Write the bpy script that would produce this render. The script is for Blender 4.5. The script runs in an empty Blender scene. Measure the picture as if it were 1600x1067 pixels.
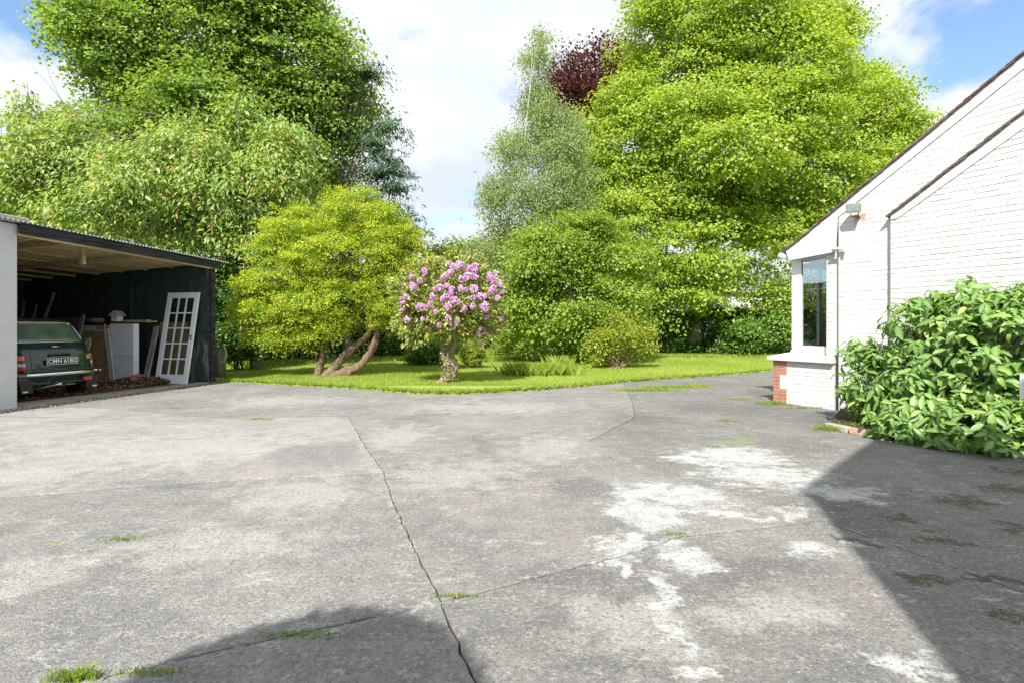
import bpy, math, random
import numpy as np
from mathutils import Vector, Matrix
R = math.radians
rng = np.random.default_rng(7)
random.seed(7)
scene = bpy.context.scene
col = scene.collection

# ------------------------------------------------------------------ camera
CAM_H, F, HOR = 1.4, 800.0, 512.0          # eye height (m), focal length in photo pixels, horizon row
cam_d = bpy.data.cameras.new('camera'); cam = bpy.data.objects.new('camera', cam_d); col.objects.link(cam)
cam_d.sensor_width = 36.0; cam_d.lens = 18.0
cam_d.shift_y = -(533.5 - HOR) / 1600.0
cam_d.clip_start = 0.05; cam_d.clip_end = 2000
cam.location = (0, 0, CAM_H); cam.rotation_euler = (R(90), 0, 0)
scene.camera = cam

# ------------------------------------------------------------------ light
SUN_TRAVEL = Vector((0.30, 0.954, 0)).normalized()
ELEV = R(44)
world = bpy.data.worlds.new("World"); scene.world = world; world.use_nodes = True
wt = world.node_tree; wt.nodes.clear()
wo = wt.nodes.new('ShaderNodeOutputWorld'); wb = wt.nodes.new('ShaderNodeBackground')
sky = wt.nodes.new('ShaderNodeTexSky'); sky.sky_type = 'NISHITA'; sky.sun_disc = False
sky.sun_elevation = ELEV
to_sun = -SUN_TRAVEL
sky.sun_rotation = math.atan2(to_sun.x, to_sun.y)
sky.air_density = 1.0; sky.dust_density = 0.6; sky.ozone_density = 4.0
tc = wt.nodes.new('ShaderNodeTexCoord')
sep = wt.nodes.new('ShaderNodeSeparateXYZ'); wt.links.new(tc.outputs['Generated'], sep.inputs[0])
def wmath(op, a, b=None, clamp=False):
    n = wt.nodes.new('ShaderNodeMath'); n.operation = op; n.use_clamp = clamp
    for i, v in enumerate((a, b)):
        if v is None: continue
        if isinstance(v, (int, float)): n.inputs[i].default_value = v
        else: wt.links.new(v, n.inputs[i])
    return n.outputs[0]
zz = wmath('ADD', wmath('MAXIMUM', sep.outputs[2], 0.0), 0.28)
cx_ = wmath('DIVIDE', sep.outputs[0], zz); cy_ = wmath('DIVIDE', sep.outputs[1], zz)
cmb = wt.nodes.new('ShaderNodeCombineXYZ'); wt.links.new(cx_, cmb.inputs[0]); wt.links.new(cy_, cmb.inputs[1])
cmb.inputs[2].default_value = 3.7
CLOUD_OFF = (1.3, 0.4, 0.0)
va = wt.nodes.new('ShaderNodeVectorMath'); va.operation = 'ADD'; wt.links.new(cmb.outputs[0], va.inputs[0]); va.inputs[1].default_value = CLOUD_OFF
def wnoise(scale, detail, rough=0.55, dist=0.0):
    n = wt.nodes.new('ShaderNodeTexNoise'); n.inputs['Scale'].default_value = scale; n.inputs['Detail'].default_value = detail
    n.inputs['Roughness'].default_value = rough; n.inputs['Distortion'].default_value = dist
    wt.links.new(va.outputs[0], n.inputs['Vector']); return n.outputs[0]
big = wnoise(0.75, 2); med = wnoise(2.3, 9, 0.6, 0.4)
cov = wmath('ADD', wmath('MULTIPLY', big, 0.55), wmath('MULTIPLY', med, 0.55))
def cloud_break(x, y, r, k, cov):            # an opening in the cloud layer
    s = wt.nodes.new('ShaderNodeVectorMath'); s.operation = 'DISTANCE'; wt.links.new(cmb.outputs[0], s.inputs[0]); s.inputs[1].default_value = (x, y, 3.7)
    return wmath('SUBTRACT', cov, wmath('MULTIPLY', wmath('MAXIMUM', wmath('SUBTRACT', 1.0, wmath('DIVIDE', s.outputs['Value'], r)), 0.0), k))
cov = cloud_break(1.02, 1.05, 0.6, 0.13, cov); cov = cloud_break(-0.84, 0.93, 0.2, 0.2, cov); cov = cloud_break(-0.50, 0.86, 0.16, 0.2, cov); cov = cloud_break(0.4, -1.6, 0.9, 0.2, cov)
cr = wt.nodes.new('ShaderNodeValToRGB'); wt.links.new(cov, cr.inputs[0])
cr.color_ramp.elements[0].position = 0.385; cr.color_ramp.elements[0].color = (0.03, 0.03, 0.03, 1)
cr.color_ramp.elements[1].position = 0.50; cr.color_ramp.elements[1].color = (1, 1, 1, 1)
cr.color_ramp.interpolation = 'EASE'
shade = wt.nodes.new('ShaderNodeValToRGB'); wt.links.new(wnoise(1.6, 6, 0.55, 0.2), shade.inputs[0])
shade.color_ramp.elements[0].position = 0.36; shade.color_ramp.elements[0].color = (0.70, 0.77, 0.88, 1)
shade.color_ramp.elements[1].position = 0.6; shade.color_ramp.elements[1].color = (0.95, 0.97, 1.0, 1)
cl = wt.nodes.new('ShaderNodeVectorMath'); cl.operation = 'SCALE'; wt.links.new(shade.outputs[0], cl.inputs[0]); cl.inputs['Scale'].default_value = 4.25
mixw = wt.nodes.new('ShaderNodeMix'); mixw.data_type = 'RGBA'
wt.links.new(cr.outputs[0], mixw.inputs[0]); wt.links.new(sky.outputs[0], mixw.inputs[6]); wt.links.new(cl.outputs[0], mixw.inputs[7])
wt.links.new(mixw.outputs[2], wb.inputs[0]); wb.inputs[1].default_value = 0.145
wt.links.new(wb.outputs[0], wo.inputs[0])

sun_d = bpy.data.lights.new('sun', 'SUN'); sun_d.energy = 4.3; sun_d.angle = R(0.55); sun_d.color = (1.0, 0.955, 0.88)
sun = bpy.data.objects.new('sun', sun_d); col.objects.link(sun)
dirv = Vector((SUN_TRAVEL.x * math.cos(ELEV), SUN_TRAVEL.y * math.cos(ELEV), -math.sin(ELEV)))
sun.rotation_euler = dirv.to_track_quat('-Z', 'Y').to_euler(); sun.location = (0, -20, 30)
vs = scene.view_settings; scene.display_settings.display_device = 'sRGB'
vs.view_transform = 'Standard'; vs.look = 'None'; vs.exposure = 0.93; vs.gamma = 1.0; vs.use_curve_mapping = False
scene.cycles.max_bounces = 7; scene.cycles.diffuse_bounces = 4; scene.cycles.glossy_bounces = 3
scene.cycles.transmission_bounces = 5; scene.cycles.transparent_max_bounces = 8
scene.cycles.caustics_reflective = False; scene.cycles.caustics_refractive = False
scene.cycles.sample_clamp_indirect = 8

# ------------------------------------------------------------------ placing by sight lines
def G(px, py):
    Y = F * CAM_H / (py - HOR); return ((px - 800) / F * Y, Y)
def AT(px, py, Y):
    return np.array(((px - 800) / F * Y, Y, CAM_H + (HOR - py) / F * Y))

# ------------------------------------------------------------------ materials
class NT:
    def __init__(s, name):
        s.m = bpy.data.materials.new(name); s.m.use_nodes = True; s.t = s.m.node_tree; s.t.nodes.clear()
        s.out = s.t.nodes.new('ShaderNodeOutputMaterial')
    def n(s, typ, **kw):
        nd = s.t.nodes.new(typ)
        for k, v in kw.items():
            if k.startswith('_'): setattr(nd, k[1:], v)
        return nd
    def set(s, sock, v):
        if isinstance(v, bpy.types.NodeSocket): s.t.links.new(v, sock)
        elif isinstance(v, (tuple, list)) and len(v) == 3 and sock.type == 'RGBA': sock.default_value = (*v, 1)
        else: sock.default_value = v
    def tc(s, which='Object'): return s.n('ShaderNodeTexCoord').outputs[which]
    def noise(s, vec, scale, detail=4, rough=0.5, dist=0.0, out=0):
        nd = s.n('ShaderNodeTexNoise'); s.set(nd.inputs['Vector'], vec); nd.inputs['Scale'].default_value = scale
        nd.inputs['Detail'].default_value = detail; nd.inputs['Roughness'].default_value = rough; nd.inputs['Distortion'].default_value = dist
        return nd.outputs[out]
    def voro(s, vec, scale, out='Distance', feat='F1'):
        nd = s.n('ShaderNodeTexVoronoi', _feature=feat); s.set(nd.inputs['Vector'], vec); nd.inputs['Scale'].default_value = scale
        return nd.outputs[out]
    def ramp(s, fac, stops, interp='LINEAR'):
        nd = s.n('ShaderNodeValToRGB'); s.set(nd.inputs[0], fac); e = nd.color_ramp.elements; nd.color_ramp.interpolation = interp
        while len(e) < len(stops): e.new(0.5)
        for el, (p, c) in zip(e, stops):
            el.position = p; el.color = (*c, 1) if isinstance(c, (tuple, list)) else (c, c, c, 1)
        return nd.outputs[0]
    def math(s, op, a, b=0.0, clamp=False):
        nd = s.n('ShaderNodeMath', _operation=op, _use_clamp=clamp); s.set(nd.inputs[0], a); s.set(nd.inputs[1], b); return nd.outputs[0]
    def mix(s, fac, a, b, mode='MIX'):
        nd = s.n('ShaderNodeMix', _data_type='RGBA', _blend_type=mode); s.set(nd.inputs[0], fac); s.set(nd.inputs[6], a); s.set(nd.inputs[7], b); return nd.outputs[2]
    def scalev(s, vec, v3):
        nd = s.n('ShaderNodeVectorMath', _operation='MULTIPLY'); s.set(nd.inputs[0], vec); nd.inputs[1].default_value = v3; return nd.outputs[0]
    def bump(s, h, strength=0.3, dist=0.01):
        nd = s.n('ShaderNodeBump'); s.set(nd.inputs['Height'], h); nd.inputs['Strength'].default_value = strength; nd.inputs['Distance'].default_value = dist
        return nd.outputs[0]
    def attr(s, name, out='Fac'):
        nd = s.n('ShaderNodeAttribute'); nd.attribute_name = name; return nd.outputs[out]
    def principled(s, colr, rough=0.6, metal=0.0, normal=None, spec=0.5, coat=0.0):
        p = s.n('ShaderNodeBsdfPrincipled'); s.set(p.inputs['Base Color'], colr); s.set(p.inputs['Roughness'], rough)
        p.inputs['Metallic'].default_value = metal; p.inputs['Specular IOR Level'].default_value = spec; p.inputs['Coat Weight'].default_value = coat
        if normal is not None: s.set(p.inputs['Normal'], normal)
        return p.outputs[0]
    def done(s, sh): s.t.links.new(sh, s.out.inputs[0]); return s.m

def simple(name, c, rough=0.6, metal=0.0, var=0.25, scale=8.0, bump=0.15, spec=0.5, coat=0.0, dirt=None):
    t = NT(name); v = t.tc()
    n1 = t.noise(v, scale, 5, 0.6)
    dark = tuple(x * (1 - var) for x in c); lite = tuple(min(1, x * (1 + var * 0.6)) for x in c)
    cc = t.ramp(n1, [(0.3, dark), (0.7, lite)])
    if dirt:
        cc = t.mix(t.ramp(t.noise(v, scale * 0.4, 7, 0.7), [(0.52, 0.0), (0.72, 0.8)]), cc, dirt)
    nb = t.bump(t.noise(v, scale * 6, 4), bump, 0.01) if bump else None
    return t.done(t.principled(cc, rough, metal, nb, spec, coat))

def leaf_mat(name, stops, trans=0.42, rough=0.45, spec=0.35, tcol=(1.35, 1.3, 0.6)):
    t = NT(name)
    c = t.ramp(t.attr('tint'), stops)
    p = t.principled(c, rough, 0, None, spec)
    tr = t.n('ShaderNodeBsdfTranslucent'); t.set(tr.inputs[0], t.mix(1.0, c, tcol, 'MULTIPLY'))
    mx = t.n('ShaderNodeMixShader'); mx.inputs[0].default_value = trans + .05
    t.t.links.new(p, mx.inputs[1]); t.t.links.new(tr.outputs[0], mx.inputs[2])
    return t.done(mx.outputs[0])

def bark_mat(name, c1, c2, scale=6, patches=None):
    t = NT(name); v = t.tc(); vs_ = t.scalev(v, (1, 1, 0.25))
    n1 = t.noise(vs_, scale, 8, 0.65, 0.6)
    c = t.ramp(n1, [(0.35, c1), (0.65, c2)])
    if patches: c = t.mix(t.ramp(t.noise(v, 7, 3), [(0.5, 0.0), (0.56, 1.0)]), c, patches)
    return t.done(t.principled(c, 0.85, 0, t.bump(t.noise(vs_, scale * 3, 6, 0.7), 0.8, 0.02), 0.2))

# ------------------------------------------------------------------ mesh helpers
class MB:
    def __init__(s): s.v = []; s.f = []
    def add(s, vs_, fs):
        b = len(s.v); s.v += [tuple(x) for x in vs_]; s.f += [tuple(i + b for i in f) for f in fs]; return s
    def box(s, x0, x1, y0, y1, z0, z1, M=None):
        vs_ = [(x, y, z) for z in (z0, z1) for y in (y0, y1) for x in (x0, x1)]
        if M is not None: vs_ = [tuple(M @ Vector(p)) for p in vs_]
        return s.add(vs_, [(0, 2, 3, 1), (4, 5, 7, 6), (0, 1, 5, 4), (2, 6, 7, 3), (0, 4, 6, 2), (1, 3, 7, 5)])
    def beam(s, p, q, w, h, up=(0, 0, 1)):
        p = Vector(p); q = Vector(q); d = (q - p).normalized(); u = Vector(up)
        sd = d.cross(u).normalized(); u2 = sd.cross(d).normalized()
        vs_ = [c + sd * (a * w / 2) + u2 * (b * h / 2) for c in (p, q) for a, b in ((-1, -1), (1, -1), (1, 1), (-1, 1))]
        return s.add(vs_, [(0, 1, 2, 3), (7, 6, 5, 4), (0, 4, 5, 1), (1, 5, 6, 2), (2, 6, 7, 3), (3, 7, 4, 0)])
    def tube(s, pts, rad, n=8, cap=True, knot=0.0):
        pts = [Vector(p) for p in pts]
        if not hasattr(rad, '__len__'): rad = [rad] * len(pts)
        if knot:                                    # resample smoothly and add bumps and flutes
            P2, R2 = [], []
            for i in range(len(pts) - 1):
                p0, p1, p2, p3 = pts[max(i - 1, 0)], pts[i], pts[i + 1], pts[min(i + 2, len(pts) - 1)]
                for j in range(5):
                    t = j / 5; P2.append(.5 * ((2 * p1) + (p2 - p0) * t + (2 * p0 - 5 * p1 + 4 * p2 - p3) * t * t + (3 * p1 - p0 - 3 * p2 + p3) * t ** 3)); R2.append((rad[i] + (rad[i + 1] - rad[i]) * t) * (1 + knot * .6 * rng.normal()))
            P2.append(pts[-1]); R2.append(rad[-1]); pts, rad = P2, R2
            fl_ = [1 + knot * rng.normal() for _ in range(n)]
        else: fl_ = [1.0] * n
        b = len(s.v); prev = None
        for i, p in enumerate(pts):
            d = (pts[min(i + 1, len(pts) - 1)] - pts[max(i - 1, 0)])
            d = d.normalized() if d.length > 1e-9 else Vector((0, 0, 1))
            if prev is None: a = Vector((1, 0, 0)) if abs(d.x) < 0.8 else Vector((0, 1, 0))
            else: a = prev
            a = (a - d * a.dot(d)).normalized(); prev = a; c = d.cross(a)
            for k in range(n):
                t = 2 * math.pi * k / n; s.v.append(tuple(p + (a * math.cos(t) + c * math.sin(t)) * rad[i] * fl_[(k + i // 3) % n] * (1 + knot * .5 * rng.normal() if knot else 1)))
        for i in range(len(pts) - 1):
            for k in range(n):
                k2 = (k + 1) % n; s.f.append((b + i * n + k, b + i * n + k2, b + (i + 1) * n + k2, b + (i + 1) * n + k))
        if cap:
            s.f.append(tuple(b + k for k in range(n))[::-1]); s.f.append(tuple(b + (len(pts) - 1) * n + k for k in range(n)))
        return s
    def prism(s, poly, fn):
        """poly: 2-D outline; fn(p, side) -> 3-D point for side 0 and 1"""
        n = len(poly); vs_ = [fn(p, 0) for p in poly] + [fn(p, 1) for p in poly]
        fs = [tuple(range(n))[::-1], tuple(range(n, 2 * n))] + [(i, (i + 1) % n, n + (i + 1) % n, n + i) for i in range(n)]
        return s.add(vs_, fs)
    def mesh(s, name, smooth=False):
        me = bpy.data.meshes.new(name); me.from_pydata([tuple(p) for p in s.v], [], s.f); me.update()
        import bmesh as _b
        bm = _b.new(); bm.from_mesh(me); _b.ops.recalc_face_normals(bm, faces=bm.faces); bm.to_mesh(me); bm.free()
        if smooth: me.polygons.foreach_set('use_smooth', [True] * len(me.polygons))
        return me

def tag(o, label=None, cat=None, group=None, kind=None):
    if label: o['label'] = label
    if cat: o['category'] = cat
    if group: o['group'] = group
    if kind: o['kind'] = kind
    return o
def link(name, me, m, parent=None, bevel=0.0):
    o = bpy.data.objects.new(name, me)
    if m is not None and len(me.materials) == 0: me.materials.append(m)
    col.objects.link(o)
    if parent is not None: o.parent = parent
    if bevel:
        b = o.modifiers.new('bevel', 'BEVEL'); b.width = bevel; b.segments = 2; b.limit_method = 'ANGLE'; b.angle_limit = R(35)
    return o
def obj(name, mb, m, parent=None, smooth=False, bevel=0.0):
    return link(name, mb.mesh(name, smooth), m, parent, bevel)
def thing(name, label, cat, loc=(0, 0, 0), rz=0.0, group=None):
    o = bpy.data.objects.new(name, None); o.empty_display_size = 0.2; col.objects.link(o)
    o.location = loc; o.rotation_euler = (0, 0, rz); return tag(o, label, cat, group)

def norm(a): return a / np.maximum(np.linalg.norm(a, axis=-1, keepdims=True), 1e-9)
def np_mesh(name, V, T, mat, parent=None, tint=None, kind=None, smooth=False):
    me = bpy.data.meshes.new(name)
    me.vertices.add(len(V)); me.vertices.foreach_set('co', np.asarray(V, np.float32).ravel())
    nt = len(T); me.loops.add(nt * 3); me.loops.foreach_set('vertex_index', np.asarray(T, np.int32).ravel())
    me.polygons.add(nt); me.polygons.foreach_set('loop_start', np.arange(0, nt * 3, 3, dtype=np.int32))
    if tint is not None:
        a = me.attributes.new('tint', 'FLOAT', 'FACE'); a.data.foreach_set('value', np.asarray(tint, np.float32))
    me.update(calc_edges=True)
    if smooth: me.polygons.foreach_set('use_smooth', np.ones(nt, bool))
    o = link(name, me, mat, parent)
    if kind: o['kind'] = kind
    return o
def leaf_geo(P, D, N, L, W, fold=0.18, droop=0.12):
    """one folded kite per leaf"""
    D = norm(D); S = norm(np.cross(D, N)); N = norm(np.cross(S, D))
    L = L[:, None]; W = W[:, None]
    V = np.stack([P, P + D * L * .42 + S * W * .5 + N * W * fold, P + D * L - N * L * droop, P + D * L * .42 - S * W * .5 + N * W * fold], 1).reshape(-1, 3)
    b = np.arange(len(P))[:, None] * 4
    T = np.concatenate([b + [0, 1, 2], b + [0, 2, 3]], 1).reshape(-1, 3)
    return V, T

def sample_clumps(blobs, n, shell=(0.66, 1.04), back=0.3, inner=0.18, lobes=0):
    """blobs: (px,py,Y,rx_px,ry_px,depth_m).  returns clump centres and outward directions"""
    C = []; Rr = []; wts = []
    for (px, py, Y, rx, ry, dz) in blobs:
        s = Y / F; C.append(AT(px, py, Y)); Rr.append((rx * s, dz, ry * s)); wts.append((rx * ry) ** 0.8)
    C = np.array(C); Rr = np.array(Rr); wts = np.array(wts)
    if lobes:                                   # break every mass into uneven lobes standing out of it
        C2, R2, W2 = [], [], []
        for c0, r0, w0 in zip(C, Rr, wts):
            for _ in range(lobes):
                d = norm(rng.normal(size=3) + [0, -.25, .1]); f = rng.uniform(.30, .46)
                C2.append(c0 + d * r0 * rng.uniform(.62, .84)); m_ = r0.mean(); R2.append((r0 * .5 + m_ * .5) * f * np.array([1.1, 1.0, .78])); W2.append(w0 / lobes * 1.9 * f / .38)
            C2.append(c0); R2.append(r0 * .82); W2.append(w0 * .8)
        C, Rr, wts = np.array(C2), np.array(R2), np.array(W2)
    wts = wts / np.sum(wts)
    out = []; od = []; got = 0
    while got < n:
        m = n * 2
        k = rng.choice(len(C), m, p=wts); d = norm(rng.normal(size=(m, 3)))
        keep = (d[:, 1] < 0.25) | (rng.random(m) < back)
        lo = np.where(rng.random(m) < inner, 0.3, shell[0])
        r = lo + (shell[1] - lo) * rng.random(m) ** 0.6
        P = C[k] + d * Rr[k] * r[:, None]
        q = ((P[:, None] - C[None]) / Rr[None]); inside = (np.linalg.norm(q, axis=2) < 0.55).sum(1)
        keep &= (inside == 0) | (rng.random(m) < 0.12)
        P = P[keep]; d = d[keep]; out.append(P); od.append(d); got += len(P)
    return np.concatenate(out)[:n], np.concatenate(od)[:n]

def foliage(name, mat, parent, blobs, n_clump, per, R_c, L, W, flat=0.28, up=0.85, outw=0.45, jit=0.45, droopd=0.35, tint_out=0.0,
            shell=(0.66, 1.04), back=0.3, inner=0.18, fold=0.18, hang=0.0, zmin=None, extra=None, streak=0.0, tbase=0.5, tvar=0.2, lobes=7):
    c, o = sample_clumps(blobs, n_clump, shell, back, inner, lobes)
    if extra is not None:
        c = np.concatenate([c, extra[0]]); o = np.concatenate([o, extra[1]])
    n = len(c)
    rc = R_c * (0.6 + 0.8 * rng.random(n))
    oh = norm(o * [1, 1, 0.35] + rng.normal(size=(n, 3)) * 0.15)
    side = norm(np.cross(oh, [0, 0, 1.0])); upv = np.cross(side, oh)
    ct = rng.normal(size=n) * 0.5
    k = np.repeat(np.arange(n), per); m = len(k)
    a = rng.uniform(-1, 1, m); b = rng.normal(size=m) * 0.45; h = rng.normal(size=m) * flat
    a2 = a * (1 + streak)
    P = c[k] + oh[k] * (a2 * rc[k])[:, None] + side[k] * (b * rc[k])[:, None] + upv[k] * (h * rc[k])[:, None]
    P[:, 2] -= rc[k] * 0.35 * np.maximum(a, 0) ** 2 + hang * rng.random(m) * rc[k]
    N = norm(np.array([0, 0, 1.0]) * up + o[k] * outw + rng.normal(size=(m, 3)) * jit)
    D = norm(oh[k] * 0.7 + side[k] * b[:, None] * 1.2 + rng.normal(size=(m, 3)) * 0.5 - np.array([0, 0, 1.0]) * droopd)
    if zmin is not None: P[:, 2] = np.maximum(P[:, 2], zmin)
    Ls = L * (0.6 + 0.8 * rng.random(m)); Ws = W * Ls / L * (0.8 + 0.4 * rng.random(m))
    V, T = leaf_geo(P, D, N, Ls, Ws, fold)
    t = np.clip(tbase + tvar * rng.normal(size=m) + 0.12 * ct[k] + tint_out * a, 0, 1)
    ob = np_mesh(name, V, T, mat, parent, np.repeat(t, 2))
    return ob, c, o

def limb_path(p, q, sag=0.1, n=6, wob=0.06):
    p = np.array(p, float); q = np.array(q, float); L = np.linalg.norm(q - p); pts = []
    off = rng.normal(size=3) * wob * L
    for i in range(n + 1):
        t = i / n; x = p + (q - p) * t + off * math.sin(math.pi * t); x[2] += sag * L * math.sin(math.pi * t); x = x + rng.normal(size=3) * wob * 0.12 * L * (0 < i < n)
        pts.append(tuple(x))
    return pts
def wood(parent, mat, base, top, r0, r1, targets, n_limb, r_l=0.07, name_t='trunk', name_l='limb', t_lo=0.2, lean=0.03, sag=0.06):
    path = limb_path(base, top, 0, 9, lean)
    mb = MB(); m = len(path); rr = [r0 + (r1 - r0) * (i / (m - 1)) ** 0.8 for i in range(m)]; rr[0] *= 1.35
    mb.tube(path, rr, 12, True, .08); obj(name_t, mb, mat, parent, True)
    mb = MB(); idx = rng.choice(len(targets), min(n_limb, len(targets)), replace=False)
    P = np.array(path)
    for i in idx:
        q = targets[i]; zt = np.clip((q[2] - P[0, 2]) / max(1e-3, P[-1, 2] - P[0, 2]) * 0.75, t_lo, 0.97)
        s = zt * (m - 1); j = int(s); pj = P[j] + (P[min(j + 1, m - 1)] - P[j]) * (s - j)
        ra = r_l * (1.2 - zt * 0.7)
        lp = limb_path(pj, q, sag, 6, 0.07); mb.tube(lp, [ra * (1 - 0.85 * (k / 6)) for k in range(7)], 5, False)
        for _ in range(3):
            k = rng.integers(2, 6); e = np.array(lp[k]) + rng.normal(size=3) * np.linalg.norm(q - pj) * 0.16
            mb.tube(limb_path(lp[k], e, sag, 3, 0.08), [ra * .4, ra * .3, ra * .2, ra * .1], 4, False)
    if idx.size: obj(name_l, mb, mat, parent, True)
# ================================================================== GROUND
def ell(px, py, rx, ry):
    x, y = G(px, py); return (x, y, rx * y / F, y * y / (F * CAM_H) * ry)
WHITE = [ell(*e) for e in [(1150,712,100,18),(1190,740,110,24),(1060,772,95,24),(1010,800,62,32),(960,845,42,26),(1075,862,60,30),(1025,925,30,55),
         (1045,995,16,26),(1272,865,27,17),(1320,768,95,12),(1425,1030,34,18),(945,885,22,18),(985,775,40,22),(1130,800,70,9),(1235,800,40,8),(1330,850,20,8),(1110,1062,40,18),(1080,718,60,10)]]
PALE = [ell(*e) for e in [(280,700,330,38),(60,740,160,30),(470,770,170,36),(700,740,170,34),(620,680,80,30),(330,850,260,45),(850,700,90,30),(60,900,120,50),(1200,950,160,40),(1000,980,150,70),(760,635,180,14),(450,625,150,12)]]
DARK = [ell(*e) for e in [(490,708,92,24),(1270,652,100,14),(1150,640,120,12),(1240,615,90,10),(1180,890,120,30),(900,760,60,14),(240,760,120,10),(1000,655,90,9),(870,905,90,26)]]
MOSS = [ell(*e) for e in [(1495,780,62,13),(1480,848,44,13),(1592,826,34,14),(1570,760,60,10),(1440,905,60,12),(1540,900,50,10),(1330,845,40,8),(1590,735,50,8),(1420,810,30,8),(1590,960,40,14)]]
GREEN = [ell(125,848,26,7), ell(100,1060,24,12), ell(650,635,30,3), ell(1160,690,40,6)]

def concrete(name, base, pink=0.0):
    t = NT(name); v = t.tc()
    warp = t.noise(v, 2.2, 5, 0.6, 0, 1)
    wv = t.n('ShaderNodeVectorMath', _operation='SUBTRACT'); t.set(wv.inputs[0], warp); wv.inputs[1].default_value = (0.5, 0.5, 0.5)
    ws = t.n('ShaderNodeVectorMath', _operation='SCALE'); t.set(ws.inputs[0], wv.outputs[0]); ws.inputs['Scale'].default_value = 0.9
    wa = t.n('ShaderNodeVectorMath', _operation='ADD'); t.set(wa.inputs[0], v); t.set(wa.inputs[1], ws.outputs[0]); w = wa.outputs[0]
    def mask(L, vec):
        out = None
        for (x, y, rx, ry) in L:
            s = t.n('ShaderNodeVectorMath', _operation='SUBTRACT'); t.set(s.inputs[0], vec); s.inputs[1].default_value = (x, y, 0)
            m = t.n('ShaderNodeVectorMath', _operation='MULTIPLY'); t.set(m.inputs[0], s.outputs[0]); m.inputs[1].default_value = (1 / rx, 1 / ry, 0)
            l = t.n('ShaderNodeVectorMath', _operation='LENGTH'); t.set(l.inputs[0], m.outputs[0])
            q = t.math('SUBTRACT', 1.0, l.outputs['Value'])
            out = q if out is None else t.math('MAXIMUM', out, q)
        return out
    big = t.noise(v, 0.9, 8, 0.62); mid = t.noise(v, 5.0, 8, 0.7); fine = t.noise(v, 38, 6, 0.85); streak = t.noise(t.scalev(v, (1, 2.6, 1)), 7, 8, 0.8)
    gr = t.voro(v, 120); gr2 = t.voro(v, 70, 'Color')
    k = base
    c = t.ramp(t.math('ADD', t.math('MULTIPLY', big, 0.55), t.math('MULTIPLY', mid, 0.45)),
               [(0.36, (k * .66, k * .65, k * .63)), (0.47, (k * .90, k * .88, k * .855)), (0.56, (k * 1.12, k * 1.09, k * 1.05)), (0.68, (k * 1.4, k * 1.38, k * 1.34))])
    pink_m = t.ramp(t.noise(v, 1.7, 3, 0.5), [(0.5, 0.0), (0.7, 0.45)])
    c = t.mix(pink_m, c, (k * 1.2, k * 1.02, k * .97))
    pm = t.ramp(t.math('ADD', mask(PALE, w), t.math('MULTIPLY', t.math('SUBTRACT', mid, 0.5), 2.2)), [(0.15, 0.0), (0.7, 0.55)])
    c = t.mix(pm, c, (0.42, 0.408, 0.39))
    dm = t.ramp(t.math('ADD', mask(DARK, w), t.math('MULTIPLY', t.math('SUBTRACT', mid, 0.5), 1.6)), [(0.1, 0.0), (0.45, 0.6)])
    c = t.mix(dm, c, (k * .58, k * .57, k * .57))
    # scaled lime and cement stains
    wm = t.ramp(t.math('ADD', mask(WHITE, w), t.math('MULTIPLY', t.math('SUBTRACT', t.noise(t.scalev(v, (1, 1.6, 1)), 5, 12, 0.82), 0.5), 4.2)), [(-0.05, 0.0), (0.5, 0.85)])
    c = t.mix(wm, c, t.ramp(t.noise(v, 6, 6, 0.7), [(0.35, (0.36, 0.37, 0.38)), (0.6, (0.60, 0.60, 0.585))]))
    sc = t.ramp(t.noise(t.scalev(v, (1, 1.8, 1)), 2.6, 12, 0.85), [(0.56, 0.0), (0.62, 0.75)])
    c = t.mix(sc, c, (0.48, 0.47, 0.455))
    mm = t.ramp(t.math('ADD', mask(MOSS, w), t.math('MULTIPLY', t.math('SUBTRACT', t.noise(v, 9, 10, 0.85), 0.5), 5.0)), [(0.1, 0.0), (0.55, 0.85)])
    c = t.mix(mm, c, (0.07, 0.065, 0.035))
    gm = t.ramp(t.math('ADD', mask(GREEN, w), t.math('MULTIPLY', t.math('SUBTRACT', mid, 0.5), 1.5)), [(0.1, 0.0), (0.5, 0.6)])
    c = t.mix(gm, c, (0.22, 0.30, 0.10))
    # aggregate
    c = t.mix(t.ramp(fine, [(0.36, 0.85), (0.49, 0.0)]), c, (k * .38, k * .37, k * .36))
    c = t.mix(t.ramp(t.math('ADD', t.math('MULTIPLY', fine, .6), t.math('MULTIPLY', streak, .4)), [(0.53, 0.0), (0.60, 0.6)]), c, (0.52, 0.51, 0.49))
    sb = t.n('ShaderNodeSeparateXYZ'); t.set(sb.inputs[0], gr2)
    peb = t.math('MULTIPLY', t.ramp(sb.outputs[0], [(0.68, 0.0), (0.72, 1.0)]), t.ramp(t.voro(v, 70), [(0.25, 1.0), (0.42, 0.0)]))
    c = t.mix(t.math('MULTIPLY', peb, 0.75), c, t.ramp(sb.outputs[1], [(0.0, (.10, .11, .13)), (0.4, (.24, .21, .17)), (0.6, (.40, .38, .35)), (1.0, (.16, .18, .2))], 'CONSTANT'))
    h = t.math('ADD', t.math('MULTIPLY', fine, 0.8), t.math('MULTIPLY', gr, 0.5))
    h = t.math('ADD', h, t.math('MULTIPLY', mid, 1.2))
    nb = t.bump(h, 0.75, 0.012)
    return t.done(t.principled(c, 0.9, 0, nb, 0.25))

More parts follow.
